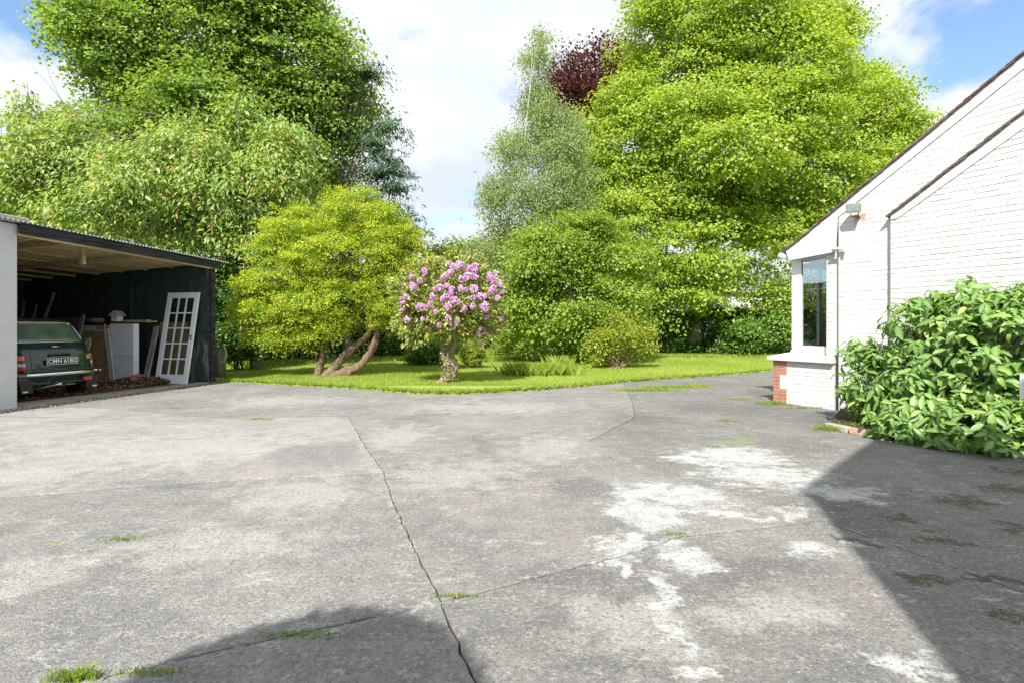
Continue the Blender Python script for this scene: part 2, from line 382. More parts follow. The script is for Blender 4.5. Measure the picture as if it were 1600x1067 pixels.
M = {}
M['soil'] = simple('soil', (0.07, 0.055, 0.04), 0.95, var=0.5, scale=12, bump=0.6, spec=0.1)
M['field'] = simple('field_grass', (0.12, 0.2, 0.04), 0.9, var=0.3, scale=3, bump=0.5, spec=0.1)
ground = MB(); ground.add([(-400, -200, -.05), (400, -200, -.05), (400, 600, -.05), (-400, 600, -.05)], [(0, 1, 2, 3)])
tag(obj('ground', ground, M['field']), 'wide rough grass ground under and behind the garden', kind='structure')
bed = MB(); bed.add([(-30, -20, -.022), (30, -20, -.022), (30, 19, -.022), (-30, 19, -.022)], [(0, 1, 2, 3)])
tag(obj('subsoil', bed, M['soil']), 'dark soil showing in the joints of the concrete yard', kind='structure')

# slabs: shared, slightly ragged edges with an open joint between neighbours
def edge(p, q, seed_scale=0.02):
    if (p > q): r = edge(q, p); return r[::-1]
    p = np.array(p); q = np.array(q); L = np.linalg.norm(q - p); n = int(min(90, max(1, L / 0.07))); nn = np.array([-(q - p)[1], (q - p)[0]]) / max(L, 1e-6)
    rs = np.random.default_rng(int(abs(p[0] * 1000 + q[1] * 777)) % 100000)
    off = np.cumsum(rs.normal(size=n + 1)) * 0.0035; off -= np.linspace(off[0], off[-1], n + 1); off += rs.normal(size=n + 1) * 0.003; off[0] = off[-1] = 0
    return [tuple(p + (q - p) * i / n + nn * off[i]) for i in range(n + 1)]
def slab(name, nodes, mat, label, gap=0.0032):
    pts = []
    for i in range(len(nodes)):
        pts += edge(nodes[i], nodes[(i + 1) % len(nodes)])[:-1]
    P = np.array(pts); A = 0.5 * np.sum(P[:, 0] * np.roll(P[:, 1], -1) - np.roll(P[:, 0], -1) * P[:, 1]); sg = 1 if A > 0 else -1
    d = norm(np.roll(P, -1, 0) - np.roll(P, 1, 0)); nrm = np.stack([-d[:, 1], d[:, 0]], 1) * sg
    g = (gap * (0.6 + 0.9 * np.random.default_rng(3).random(len(P))) * (0.5 + 2.0 * np.abs(d[:, 0])))[:, None]
    P2 = P + nrm * g; P3 = P2 + nrm * 0.006
    n = len(P); mb = MB()
    mb.add([(x, y, -.021) for x, y in P2] + [(x, y, -.005) for x, y in P2] + [(x, y, 0) for x, y in P3],
           [(i, (i + 1) % n, n + (i + 1) % n, n + i) for i in range(n)] + [(n + i, n + (i + 1) % n, 2 * n + (i + 1) % n, 2 * n + i) for i in range(n)] + [tuple(range(2 * n, 3 * n))])
    o = obj(name, mb, mat); return tag(o, label, kind='structure')
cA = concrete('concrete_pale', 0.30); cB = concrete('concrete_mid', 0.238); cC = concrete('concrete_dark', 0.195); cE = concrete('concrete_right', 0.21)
q = {k: G(*v) for k, v in dict(a0=(-500,640), a1=(145,637), a2=(350,655), a3=(525,650), a4=(545,652), a5=(572,698), a6=(600,737), a7=(320,752), a8=(45,773), a9=(-500,815),
     b1=(615,785), b2=(650,860), b3=(690,940), b4=(400,1003), b5=(100,1067), d1=(800,762), d2=(1020,735), d3=(1280,812), d4=(1060,838), d5=(960,870),
     e1=(1600,925), e2=(745,1067), g1=(985,622), g2=(992,650), g3=(920,688), l0=(975,600)).items()}
far_l, far_c, far_r = (-30.0, 18.0), (q['l0'][0] * 1.5, q['l0'][1] * 1.5), (26.0, 18.0)
near_l, near_c, near_r = (-14.0, -3.0), (-0.02, -3.0), (14.0, -3.0)
wl = (-14.0, 4.6); wl2 = (-14.0, q['a0'][1])
slab('concrete_slab', [wl2, q['a0'], q['a1'], q['a2'], q['a3'], q['a4'], q['a5'], q['a6'], q['a7'], q['a8'], q['a9'], wl], cA, 'palest concrete slab, left of the yard in front of the shed')
slab('concrete_slab', [wl, q['a9'], q['a8'], q['a7'], q['a6'], q['b1'], q['b2'], q['b3'], q['b4'], q['b5'], (-4.0, 0.4), (-14.0, -0.6)], cB, 'large mottled concrete slab in the left foreground, west of the long crack')
slab('concrete_slab', [q['b5'], q['b4'], q['b3'], q['e2'], near_c, near_l, (-14.0, -0.6), (-4.0, 0.4)], cB, 'concrete slab in the bottom left corner with a round shadow')
slab('concrete_slab', [q['b1'], q['d1'], q['d2'], q['d3'], q['d4'], q['d5'], q['b3'], q['b2']], cB, 'concrete slab in the middle of the yard, right of the long crack')
slab('concrete_slab', [q['b3'], q['d5'], q['d4'], q['d3'], q['e1'], (14.0, 0.6), near_r, near_c, q['e2']], cE, 'concrete slab in the right foreground with tall white stain')
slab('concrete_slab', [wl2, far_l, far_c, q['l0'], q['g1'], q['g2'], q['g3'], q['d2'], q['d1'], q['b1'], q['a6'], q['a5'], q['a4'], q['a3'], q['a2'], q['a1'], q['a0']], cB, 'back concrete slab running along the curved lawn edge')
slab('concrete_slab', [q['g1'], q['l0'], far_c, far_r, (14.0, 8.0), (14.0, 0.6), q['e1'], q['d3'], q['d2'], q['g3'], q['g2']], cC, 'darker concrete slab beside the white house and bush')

# ---- old mortar smeared along the joints
t = NT('joint_mortar'); v = t.tc(); tp = t.n('ShaderNodeBsdfTransparent'); p_ = t.principled(t.ramp(t.noise(v, 30, 5, .7), [(.35, (.3, .29, .27)), (.6, (.52, .51, .49))]), .9, 0, t.bump(t.noise(v, 50, 5), .6, .01), .2); mx = t.n('ShaderNodeMixShader')
t.set(mx.inputs[0], t.ramp(t.noise(v, 13, 8, .8), [(.46, 0.0), (.60, .65)])); t.t.links.new(tp.outputs[0], mx.inputs[1]); t.t.links.new(p_, mx.inputs[2]); M['joint'] = t.done(mx.outputs[0])
def ribbon(px, w, side, label):
    P = []
    for a, b in zip(px[:-1], px[1:]):
        A, B = np.array(G(*a)), np.array(G(*b)); m_ = max(2, int(np.linalg.norm(B - A) / .06)); P += [A + (B - A) * i / m_ for i in range(m_)]
    P.append(np.array(G(*px[-1]))); P = np.array(P); d = norm(np.gradient(P, axis=0)); nr = np.stack([-d[:, 1], d[:, 0]], 1) * side
    w0 = .008 + .004 * rng.random(len(P)); w1 = w0 + w * (.5 + rng.random(len(P)))
    A, B = P + nr * w0[:, None], P + nr * w1[:, None]; n = len(P); mb = MB()
    mb.add([(x, y, .003) for x, y in A] + [(x, y, .003) for x, y in B], [(i, i + 1, n + i + 1, n + i) for i in range(n - 1)]); tag(obj('joint_mortar', mb, M['joint']), label, kind='structure')
ribbon([(100, 1067), (400, 1003), (690, 940)], .05, -1, 'pale lumpy mortar along the joint through the round shadow')
ribbon([(530, 741), (600, 737), (615, 785), (650, 860)], .035, -1, 'pale mortar along the upper part of the long crack')
ribbon([(690, 940), (960, 870), (1060, 838)], .02, 1, 'pale mortar along the joint towards the white stain')
ribbon([(920, 688), (1020, 735), (1280, 812), (1600, 925)], .018, 1, 'pale mortar along the long diagonal joint on the right')
ribbon([(985, 622), (992, 650), (920, 688)], .022, -1, 'pale mortar edging the darker slab near the house')
ribbon([(45, 773), (320, 752), (600, 737)], .04, 1, 'pale mortar along the joint below the palest slab')
ribbon([(615, 785), (800, 762), (1020, 735)], .03, 1, 'pale mortar along the middle cross joint')
# ------------------------------------------------------------------ lawn
lawn_px = [(336,596),(380,598),(420,600),(470,603),(520,605.5),(570,609),(620,613),(660,615.5),(700,616),(750,614.5),(800,612),(840,609.5),(880,606),(930,602),(980,597),(1020,594),(1060,591),(1100,588.5),(1130,586),(1170,583),(1207,579.5),(1300,573)]
lawn_edge = [G(*p) for p in lawn_px]
fine_e = []
for a, b in zip(lawn_edge[:-1], lawn_edge[1:]):
    for i in range(8):
        t = i / 8; x = a[0] + (b[0] - a[0]) * t; y = a[1] + (b[1] - a[1]) * t; fine_e.append((x, y + rng.normal() * 0.02))
fine_e = [(-26.0, 14.8), (fine_e[0][0] - .4, 13.6)] + fine_e + [lawn_edge[-1], (24.0, 21.0)]
EX = np.array([p[0] for p in fine_e]); EY = np.array([p[1] for p in fine_e])
t = NT('lawn_turf'); v = t.tc()
c = t.ramp(t.math('ADD', t.math('MULTIPLY', t.noise(v, 0.8, 5), 0.6), t.math('MULTIPLY', t.noise(v, 14, 4), 0.4)), [(0.35, (.19, .28, .05)), (0.5, (.28, .37, .07)), (0.65, (.35, .43, .10))])
c = t.mix(t.ramp(t.noise(v, 2.5, 6, .7), [(0.6, 0.0), (0.75, 0.35)]), c, (.3, .3, .12))
M['turf'] = t.done(t.principled(c, 0.9, 0, t.bump(t.noise(v, 60, 4), 0.8, 0.02), 0.1))
mb = MB(); n = len(fine_e)
far_y = 40.0
mb.add([(x, y, 0.004) for x, y in fine_e] + [(x, y + .03, 0.03) for x, y in fine_e] + [(x, far_y, 0.03) for x, y in fine_e],
       [(i, i + 1, n + i + 1, n + i) for i in range(n - 1)] + [(n + i, n + i + 1, 2 * n + i + 1, 2 * n + i) for i in range(n - 1)])
tag(obj('lawn', mb, M['turf']), 'mown bright green lawn with a curved front edge', kind='structure')
M['blade'] = leaf_mat('grass_blade', [(0.0, (.15, .24, .03)), (0.35, (.28, .38, .06)), (0.65, (.39, .48, .09)), (0.9, (.5, .55, .16)), (1.0, (.58, .55, .28))], 0.4, 0.5)
def blades(name, P, Lh, W, lean, mat=M['blade'], parent=None, tb=0.5, tv=0.18, label=None, cat=None):
    m = len(P); a = rng.uniform(0, 2 * math.pi, m); ln = rng.random(m) * lean
    h = Lh * (0.5 + rng.random(m)); dx = np.cos(a); dy = np.sin(a); b2 = rng.uniform(0, 2 * math.pi, m)
    s = np.stack([np.cos(b2), np.sin(b2), np.zeros(m)], 1) * (W / 2 * (0.6 + .8 * rng.random(m)))[:, None]
    mid = P + np.stack([dx * ln * h * .35, dy * ln * h * .35, h * .6], 1); tip = P + np.stack([dx * ln * h, dy * ln * h, h], 1)
    V = np.stack([P - s, P + s, mid + s * .6, tip], 1).reshape(-1, 3); b = np.arange(m)[:, None] * 4
    T = np.concatenate([b + [0, 1, 2], b + [0, 2, 3]], 1).reshape(-1, 3)
    tt = np.clip(tb + tv * rng.normal(size=m), 0, 1)
    return tag(np_mesh(name, V, T, mat, parent, np.repeat(tt, 2)), label, cat, kind='stuff')
m = 300000
Y = 12.2 + 16 * rng.random(m) ** 1.5; X = (rng.random(m) * 1.75 - 0.85) * Y * 0.75
ey = np.interp(X, EX, EY); keep = (Y > ey - 0.03 + 0.05 * rng.random(m)) & (X > -8.6) & (X < 14)
P = np.stack([X, Y, np.full(m, 0.025)], 1)[keep]
tn = np.sin(P[:, 0] * 1.1 + P[:, 1] * .5) * .08 + np.sin(P[:, 0] * .37 - P[:, 1] * .9 + 1) * .08
blades('grass', P, 0.045, 0.012, 0.7, tb=0.5 + tn, label='short mown grass blades covering the lawn')
m = 9000; i = rng.integers(0, len(fine_e) - 1, m); tt = rng.random(m)
P = np.stack([EX[i] + (EX[i + 1] - EX[i]) * tt, EY[i] + (EY[i + 1] - EY[i]) * tt + rng.random(m) * .12, np.full(m, .0)], 1)
P = P[(P[:, 0] > -8.2) & (P[:, 0] < 10)]
blades('edge_grass', P, 0.09, 0.014, 1.3, tb=0.45, label='longer grass fringe hanging over the lawn edge')

def tuft(px, py, wx, wy, n, h, label, name='weed', cat='weed', w=0.008, lean=1.0, tb=.45, group=None, world=None, z=0.0):
    x, y = world or G(px, py); P = np.stack([rng.normal(size=n) * wx * .5, rng.normal(size=n) * wy * .5, np.zeros(n)], 1)
    if name == 'weed': h *= .6; P = P[:int(n * .7)]; tb -= .25; w *= .8
    o = blades(name, P, h, w, lean, tb=tb); o.location = (x, y, z); return tag(o, label, cat, group)
tuft(1010, 610.5, .75, .10, 1200, .06, 'left half of the grass strip in the joint near the lawn', 'grass_strip', 'grass')
tuft(1052, 606, .75, .10, 1200, .06, 'right half of the grass strip in the joint near the lawn', 'grass_strip', 'grass')
tuft(1085, 603, .3, .12, 500, .05, 'small patch of grass beside the house path', 'grass_strip', 'grass')
tuft(118, 1060, .10, .03, 330, .05, 'bright weed in the joint at the bottom left corner')
tuft(235, 1050, .16, .03, 170, .025, 'flat moss weed beside the bottom left joint')
tuft(470, 992, .22, .035, 300, .022, 'long low weed in the joint crossing the round shadow')
tuft(715, 932, .14, .02, 200, .025, 'low weed where the two long cracks meet')
tuft(195, 843, .12, .04, 120, .03, 'lone small weed on the left foreground slab')
tuft(402, 655, .26, .04, 350, .03, 'weed in the joint at the edge of the palest slab')
tuft(480, 651, .8, .03, 380, .022, 'thin line of weed right of the pale slab weed')
tuft(272, 638, .12, .05, 100, .03, 'tiny weed in the joint in front of the leaning door')
tuft(735, 632, .2, .06, 160, .03, 'tiny weed on the slab in front of the pink shrub')
tuft(1155, 624, .3, .1, 380, .045, 'upper green weed on the dark slab left of the brick corner')
tuft(1134, 658, .15, .1, 230, .05, 'middle green weed on the dark slab')
tuft(1105, 666, .35, .06, 260, .03, 'lower long weed on the dark slab')
tuft(1185, 622, .15, .05, 130, .03, 'small weed next to the house corner path')
tuft(1118, 698, .1, .05, 120, .03, 'tiny weed above the white stains')
tuft(1055, 835, .08, .03, 110, .025, 'small weed in the middle of the white stain')
tuft(1203, 631, .3, .1, 520, .08, 'leafy weed at the foot of the red brick corner')
tuft(1255, 638, .6, .05, 380, .06, 'weeds along the foot of the white bay wall')
tuft(160, 622, .5, .12, 280, .04, 'weeds in the dirt strip before the shed')
tuft(255, 612, .5, .1, 330, .04, 'weeds on the strip below the leaning door')

# ================================================================== VEGETATION
bark = bark_mat('bark_grey', (.10, .085, .065), (.24, .21, .17))
bark_red = bark_mat('bark_red', (.09, .06, .04), (.26, .185, .13), 9)
bark_pale = bark_mat('bark_pale', (.15, .10, .075), (.40, .29, .22), 10, (.24, .22, .11))
bark_birch = bark_mat('bark_birch', (.30, .28, .24), (.62, .6, .55), 9)
lime_l = leaf_mat('leaf_lime', [(0, (.13, .24, .03)), (.35, (.27, .41, .05)), (.65, (.42, .53, .085)), (1, (.60, .64, .2))], 0.45)
syc_l = leaf_mat('leaf_sycamore', [(0, (.10, .19, .04)), (.4, (.20, .32, .065)), (.7, (.33, .45, .10)), (1, (.47, .56, .19))], 0.42)
cher_l = leaf_mat('leaf_cherry', [(0, (.12, .24, .05)), (.4, (.26, .40, .09)), (.7, (.42, .53, .16)), (.92, (.60, .58, .24)), (1, (.55, .30, .14))], 0.4, 0.38, 0.5)
gold_l = leaf_mat('leaf_gold', [(0, (.10, .22, .025)), (.3, (.22, .36, .04)), (.6, (.44, .54, .05)), (.85, (.62, .64, .09)), (1, (.74, .66, .10))], 0.35, 0.6, 0.2)
con_l = leaf_mat('leaf_conifer', [(0, (.05, .10, .06)), (.5, (.11, .19, .10)), (1, (.2, .3, .16))], 0.2, 0.6, 0.2, (1, 1, .8))
birch_l = leaf_mat('leaf_birch', [(0, (.17, .24, .10)), (.5, (.32, .41, .18)), (1, (.48, .56, .30))], 0.45)
beech_l = leaf_mat('leaf_beech', [(0, (.05, .02, .022)), (.5, (.13, .05, .045)), (1, (.24, .10, .08))], 0.3, .5, .3, (1.2, .8, .7))
mid_l = leaf_mat('leaf_hazel', [(0, (.11, .21, .035)), (.4, (.24, .36, .055)), (.7, (.37, .48, .085)), (1, (.5, .57, .16))], 0.45)
hedge_l = leaf_mat('leaf_hedge', [(0, (.04, .11, .022)), (.5, (.09, .21, .035)), (.85, (.18, .32, .06)), (1, (.3, .42, .12))], 0.3, .35, .5)
ivy_l = leaf_mat('leaf_ivy', [(0, (.02, .065, .016)), (.5, (.05, .14, .028)), (.85, (.13, .26, .05)), (1, (.26, .38, .09))], 0.3, .35, .5)
rho_l = leaf_mat('leaf_rhododendron', [(0, (.12, .21, .05)), (.4, (.28, .38, .09)), (.7, (.50, .52, .14)), (.9, (.66, .54, .18)), (1, (.6, .34, .24))], 0.3, .35, .5)
yel_l = leaf_mat('leaf_yellow_shrub', [(0, (.14, .22, .03)), (.5, (.32, .40, .05)), (.85, (.5, .52, .10)), (1, (.58, .38, .2))], 0.4)
pet_m = leaf_mat('petal', [(0, (.58, .28, .54)), (.5, (.76, .48, .72)), (1, (.9, .74, .87))], 0.35, .5, .2, (1, .9, 1))

def tree(name, label, cat, Y, trunk_px, blobs, mat, wmat, n, per, Rc, L, W, r0, limbs, top_px, group=None, base_px=None, trunk_dy=0, **kw):
    root = thing(name, label, cat, group=group)
    blobs = [(b[0], b[1], Y) + tuple(b[2:]) for b in blobs]
    ob, c, o = foliage('crown', mat, root, blobs, n, per, Rc, L, W, **kw)
    base = AT(trunk_px, 0, Y + trunk_dy); base[2] = 0
    top = AT(top_px[0], top_px[1], Y + trunk_dy)
    wood(root, wmat, base, top, r0, r0 * .25, c[c[:, 2] > 1.5], limbs, r0 * .32, 'trunk', 'branches')
    for ch in root.children:
        if ch.name.startswith('branches'): ch['kind'] = 'stuff'
    return root

# far woodland ring and distant house glimpsed under the lime tree
def distant_wood():
    pts = []; rs = np.random.default_rng(5)
    n = 26000; th = rs.uniform(-1.25, 1.25, n); d = 62 + rs.random(n) * 10
    h = 5.0 + 1.8 * np.sin(th * 9) + 1.2 * np.sin(th * 23 + 1); z = rs.random(n) * h
    P = np.stack([np.sin(th) * d, np.cos(th) * d, z], 1); N = norm(rs.normal(size=(n, 3)) * .5 + [0, -.4, .8]); D = norm(rs.normal(size=(n, 3)))
    V, T = leaf_geo(P, D, N, np.full(n, 1.1), np.full(n, .9)); return V, T, n
V, T, n = distant_wood()
tag(np_mesh('distant_wood', V, T, mid_l, None, np.repeat(np.clip(.35 + .15 * rng.normal(size=n), 0, 1), 2)), 'far belt of woodland beyond the garden', kind='stuff')

tree('lime_tree', 'huge bright yellow-green broadleaf tree behind the right hedge, tallest on the right', 'tree', 26, 1080,
     [(1155,30,130,115,4.5),(1055,125,85,95,3.5),(1215,110,115,100,4),(1310,200,85,60,3),(985,235,75,95,3),(1120,250,140,115,5),(1270,265,135,112,4.5),
      (965,365,62,90,3),(1090,390,130,95,4.5),(1215,400,115,86,4),(1150,-60,90,60,3.5),(1378,222,46,34,2),(1010,60,45,70,2.5),(1030,440,70,48,2.5),(1335,140,36,30,1.5),(1280,55,35,40,1.5),(1400,205,30,18,1.2)],
     lime_l, bark, 3900, 92, .8, .13, .11, .42, 60, (1130, 80), flat=.15, up=.62, outw=.75, jit=.4, droopd=.45, shell=(.74, 1.05), tbase=.55, tvar=.17, back=.16, inner=.14)
tree('sycamore_tree', 'huge dark green maple tree behind the shed, tallest on the left', 'tree', 22, 350,
     [(330,70,165,130,4),(218,75,78,76,3),(455,95,118,105,3.5),(245,215,115,105,3.5),(410,225,140,105,4),(515,160,78,85,2.5),(310,-60,150,80,3.5),(445,5,60,45,2.5),(165,5,30,34,1.2),(330,330,190,90,4),(478,280,48,60,2),(450,370,70,60,2)],
     syc_l, bark, 2700, 88, .9, .135, .125, .4, 60, (350, 60), flat=.11, up=.8, outw=.6, jit=.35, droopd=.4, shell=(.7, 1.05), tbase=.5, tvar=.18, back=.22)
tree('birch_tree', 'slender silver birch with pale straight trunk and thin grey-green crown', 'tree', 22.5, 838,
     [(834,110,20,50,.7),(842,180,34,40,1.1),(862,225,56,48,1.5),(800,250,34,52,1.3),(888,265,40,66,1.5),(800,320,50,60,1.6),(860,330,60,70,1.8),(785,372,48,38,1.2),(775,300,22,30,.8),(880,195,28,34,1.0),(845,68,10,22,.4)],
     birch_l, bark_birch, 760, 70, .5, .085, .06, .055, 9, (832, 75), trunk_dy=-1.2, lobes=6, flat=.4, up=.4, outw=.4, jit=.7, droopd=1.2, hang=1.0, shell=(.35, 1.08), tbase=.5, tvar=.2)
tree('copper_beech', 'dark purple-red beech between the birch and the lime tree', 'tree', 32, 900,
     [(905,135,55,52,3),(962,112,38,42,2.5),(900,240,52,90,3),(935,200,40,60,2),(795,380,22,26,1.2),(905,340,50,60,2)],
     beech_l, bark, 620, 80, 1.1, .16, .12, .35, 30, (905, 110), flat=.25, up=.7, outw=.4, jit=.5, droopd=-.2, tbase=.5, tvar=.22)
tree('hazel_tree', 'bushy mid-green tree filling the space below the birch', 'tree', 20.3, 870,
     [(850,405,72,55,1.8),(815,475,52,55,1.6),(885,475,85,68,2),(955,430,62,60,2),(965,500,45,45,1.4),(830,515,60,32,1.2),(905,372,55,45,1.5),(930,520,50,28,1.2)],
     mid_l, bark, 760, 75, .62, .12, .085, .16, 24, (870, 420), flat=.18, up=.8, outw=.55, jit=.45, droopd=.4, tbase=.5, tvar=.18, zmin=.05)
tree('young_ash', 'small sparse dark green tree showing above the pink shrub', 'tree', 27, 722,
     [(700,400,32,20,1.0),(738,395,36,20,1.1),(762,410,26,24,.9),(680,412,20,14,.6),(725,425,45,28,1.1)],
     syc_l, bark, 110, 60, .55, .2, .12, .1, 18, (722, 400), flat=.35, up=.6, outw=.4, jit=.5, droopd=.3, shell=(.4, 1.1), tbase=.55)
tree('dark_conifer', 'dark blue-green conifer with long drooping boughs right of the maple', 'tree', 21.3, 545,
     [(576,114,18,5,.5),(602,196,26,5,.5),(590,222,28,6,.6),(610,248,22,5,.5),(590,268,34,7,.6),(610,290,24,6,.5),(580,322,40,10,.7),(622,341,22,6,.4),(640,356,12,5,.3),(590,362,38,14,.8)],
     con_l, bark, 210, 70, .4, .16, .05, .2, 40, (540, 90), lobes=0, flat=.10, up=.5, outw=.3, jit=.5, droopd=.9, hang=.45, streak=.9, shell=(.2, 1.05), tbase=.5, tvar=.25)

# cherry behind the shed
root = tree('cherry_tree', 'broad tree with large drooping bronze-tipped leaves spreading over the shed roof', 'tree', 17, 400,
     [(60,250,72,62,1.6),(40,175,18,35,.5),(150,270,100,70,1.8),(262,295,115,85,2),(385,285,88,80,1.8),(376,180,16,45,.4),(455,290,55,70,1.4),(340,370,100,50,1.6),(440,385,50,50,1.2),(25,320,60,50,1.4),(200,345,130,40,1.6),(120,215,40,35,1),(450,215,40,30,.8),(300,215,60,25,1)],
     cher_l, bark, 1250, 38, .5, .175, .068, .17, 90, (380, 300), flat=.3, up=.55, outw=.6, jit=.4, droopd=.9, shell=(.5, 1.08), tbase=.52, tvar=.2, back=.3)
mb = MB()
for (a, b) in [((60,250),(42,128)),((376,240),(374,132)),((100,240),(60,160)),((20,330),(0,190)),((480,280),(495,180))]:
    mb.tube(limb_path(AT(*a, 16.6), AT(*b, 16.4), 0, 6, .04), [.025, .022, .019, .016, .012, .009, .006], 5, False)
tag(obj('shoots', mb, bark, root), kind='stuff')

# golden cypress
root = thing('golden_cypress', 'yellow-green feathery conifer with twisted brown stems on the lawn', 'tree')
gb = [(b[0], b[1], 14.7) + b[2:] for b in [(552,325,38,42,.9),(500,392,58,52,1.2),(597,392,52,58,1.1),(548,390,55,60,1.0),(440,420,50,60,1.0),(425,490,46,42,.9),(480,475,75,55,1.2),(560,460,70,50,1.1),(620,445,36,55,.8),(455,350,40,32,.8),(600,345,36,36,.7),(440,520,48,26,.8),(618,490,34,34,.7),(500,505,52,22,.8),(640,375,16,30,.4),(400,470,26,40,.6),(640,400,18,40,.5)]]
ob, cc, oo = foliage('crown', gold_l, root, gb, 1150, 170, .27, .07, .022, flat=.20, up=.5, outw=.75, jit=.4, droopd=.05, streak=.3, hang=.1, tbase=.46, tvar=.15, tint_out=.24, shell=(.72, 1.05), back=.35)
mb = MB()
def stem(pp, Y0, Y1, r0, r1, mb):
    n = len(pp); mb.tube([AT(p[0], p[1], Y0 + (Y1 - Y0) * i / (n - 1)) for i, p in enumerate(pp)], [r0 + (r1 - r0) * i / (n - 1) for i in range(n)], 11, True, .13)
smooth_stem = lambda *a: stem(*a)
for pp, r0, r1, nm in [([(494,592),(500,575),(505,555),(510,530),(512,490),(515,430)], .13, .05, 'stem'), ([(505,592),(520,578),(535,560),(550,545),(566,532),(578,515),(574,495),(566,470),(560,420),(555,360)], .16, .04, 'stem'),
                       ([(515,591),(535,583),(555,575),(572,560),(584,540),(590,515),(588,480),(595,430)], .15, .05, 'stem')]:
    m1 = MB(); stem(pp, 14.6, 14.9, r0, r1, m1); obj(nm, m1, bark_red, root, True)
mb = MB()
for i in rng.choice(len(cc), 70, replace=False):
    s = AT(*[(512,500),(570,490),(590,500),(560,440)][i % 4], 14.8); mb.tube(limb_path(s, cc[i], .03, 5, .07), [.035, .03, .022, .015, .01, .006], 5, False)
for i in range(22):
    a = AT(600 + rng.uniform(-8, 10), 500 + rng.uniform(-30, 30), 14.7); b = AT(645 + rng.uniform(-12, 14), 470 + rng.uniform(-50, 60), 14.6 + rng.normal() * .3)
    mb.tube(limb_path(a, b, 0, 4, .06), [.014, .012, .009, .007, .004], 4, False)
tag(obj('branches', mb, bark_red, root, True), kind='stuff')

# rhododendron
root = thing('rhododendron', 'round shrub full of pink-purple flowers on a gnarled pale trunk', 'shrub')
rb = [(b[0], b[1], 12.7) + b[2:] for b in [(706,465,76,50,1.15),(665,475,42,48,.8),(745,470,42,52,.8),(705,430,60,30,.9),(650,510,30,24,.5),(755,510,32,28,.5),(700,505,60,24,.8)]]
ob, cc, oo = foliage('crown', rho_l, root, rb, 760, 26, .16, .11, .042, flat=.35, up=.5, outw=.6, jit=.5, droopd=.35, shell=(.62, 1.05), tbase=.5, tvar=.23, back=.5, inner=.1)
YR = 12.7
m1 = MB()
m1.tube([AT(*p, YR) for p in [(686,605),(690,598),(700,588),(708,576),(704,565),(696,557),(696,547),(705,538),(712,522),(716,495)]], [.20, .13, .13, .13, .14, .12, .10, .08, .06, .03], 12, True, .16)
m1.tube([AT(*p, YR - .08) for p in [(684,604),(698,590),(703,578),(699,566),(701,552),(708,542),(716,525),(722,500)]], [.10, .09, .08, .09, .08, .07, .05, .03], 9, True, .2)
obj('trunk', m1, bark_pale, root, True)
m1 = MB()
m1.tube([AT(*p, YR - .05) for p in [(697,600),(709,584),(712,570),(703,556),(692,545),(693,525),(689,495)]], [.08, .07, .08, .07, .06, .05, .03], 9, True, .2)
obj('trunk', m1, bark_pale, root, True)
n_ = 150; P = np.array([AT(700 + rng.normal() * 7, rng.uniform(548, 602), YR - .18 + rng.normal() * .03) for _ in range(n_)]); V, T = leaf_geo(P, rng.normal(size=(n_, 3)), norm(rng.normal(size=(n_, 3)) * .5 + [0, -.8, .4]), np.full(n_, .06), np.full(n_, .05)); tag(np_mesh('ivy', V, T, leaf_mat('ivy_variegated', [(0, (.10, .14, .05)), (.5, (.24, .26, .12)), (1, (.48, .42, .3))], .3), root, np.repeat(rng.random(n_), 2)), kind='stuff')
mb = MB()
for i in rng.choice(len(cc), 90, replace=False):
    s = AT(*[(712,515),(694,518)][i % 2], YR); mb.tube(limb_path(s, cc[i], .0, 5, .12), [.03, .024, .018, .013, .009, .005], 5, False)
for i in range(26):
    a = AT(640 + rng.uniform(-6, 12), 460 + rng.uniform(-20, 30), YR - .6); mb.tube(limb_path(a, a + np.array([-.12, 0, .2]) + rng.normal(size=3) * .08, 0, 3, .1), [.01, .008, .006, .004], 4, False)
for i in range(26):
    a = AT(745 + rng.uniform(-20, 20), 520 + rng.uniform(-14, 22), YR - .6); mb.tube(limb_path(a, a + np.array([.25, 0, -.05]) + rng.normal(size=3) * .12, 0, 3, .1), [.01, .008, .006, .004], 4, False)
tag(obj('branches', mb, bark_pale, root, True), kind='stuff')
fl = [(280,125),(450,150),(535,160),(630,165),(285,210),(195,235),(415,240),(580,230),(620,235),(740,240),(250,265),(435,295),(465,350),(535,320),(410,390),(130,400),(240,445),(275,445),(325,425),(360,475),(620,380),(665,370),(695,370),(785,380),(825,340),(745,340),(615,440),(690,445),(130,460),(165,535),(385,570),(510,540),(480,585),(450,520),(660,630),(710,625),(510,410),(545,250),(460,205),(385,310),(700,460),(630,195),(570,325),(280,190),(210,310),(640,240),(420,375)]
flower_me = []
for vnt in range(4):
    m_ = 60; u_ = norm(rng.normal(size=(m_, 3)) + [0, -.3, .2]); P = u_ * .055 * (.7 + .5 * rng.random((m_, 1))); N = norm(u_ + rng.normal(size=(m_, 3)) * .4); D = norm(np.cross(N, rng.normal(size=(m_, 3))) + u_ * .4)
    V, T = leaf_geo(P, D, N, np.full(m_, .06), np.full(m_, .05), .25)
    o_ = np_mesh('flower_cluster', V, T, pet_m, root, np.repeat(rng.random(m_) * .8 + .1, 2)); flower_me.append(o_.data); bpy.data.objects.remove(o_)
fl += [(x_, y_) for x_, y_ in zip(rng.uniform(150, 820, 26), rng.uniform(130, 620, 26)) if ((x_ - 475) / 400) ** 2 + ((y_ - 390) / 270) ** 2 < 1]
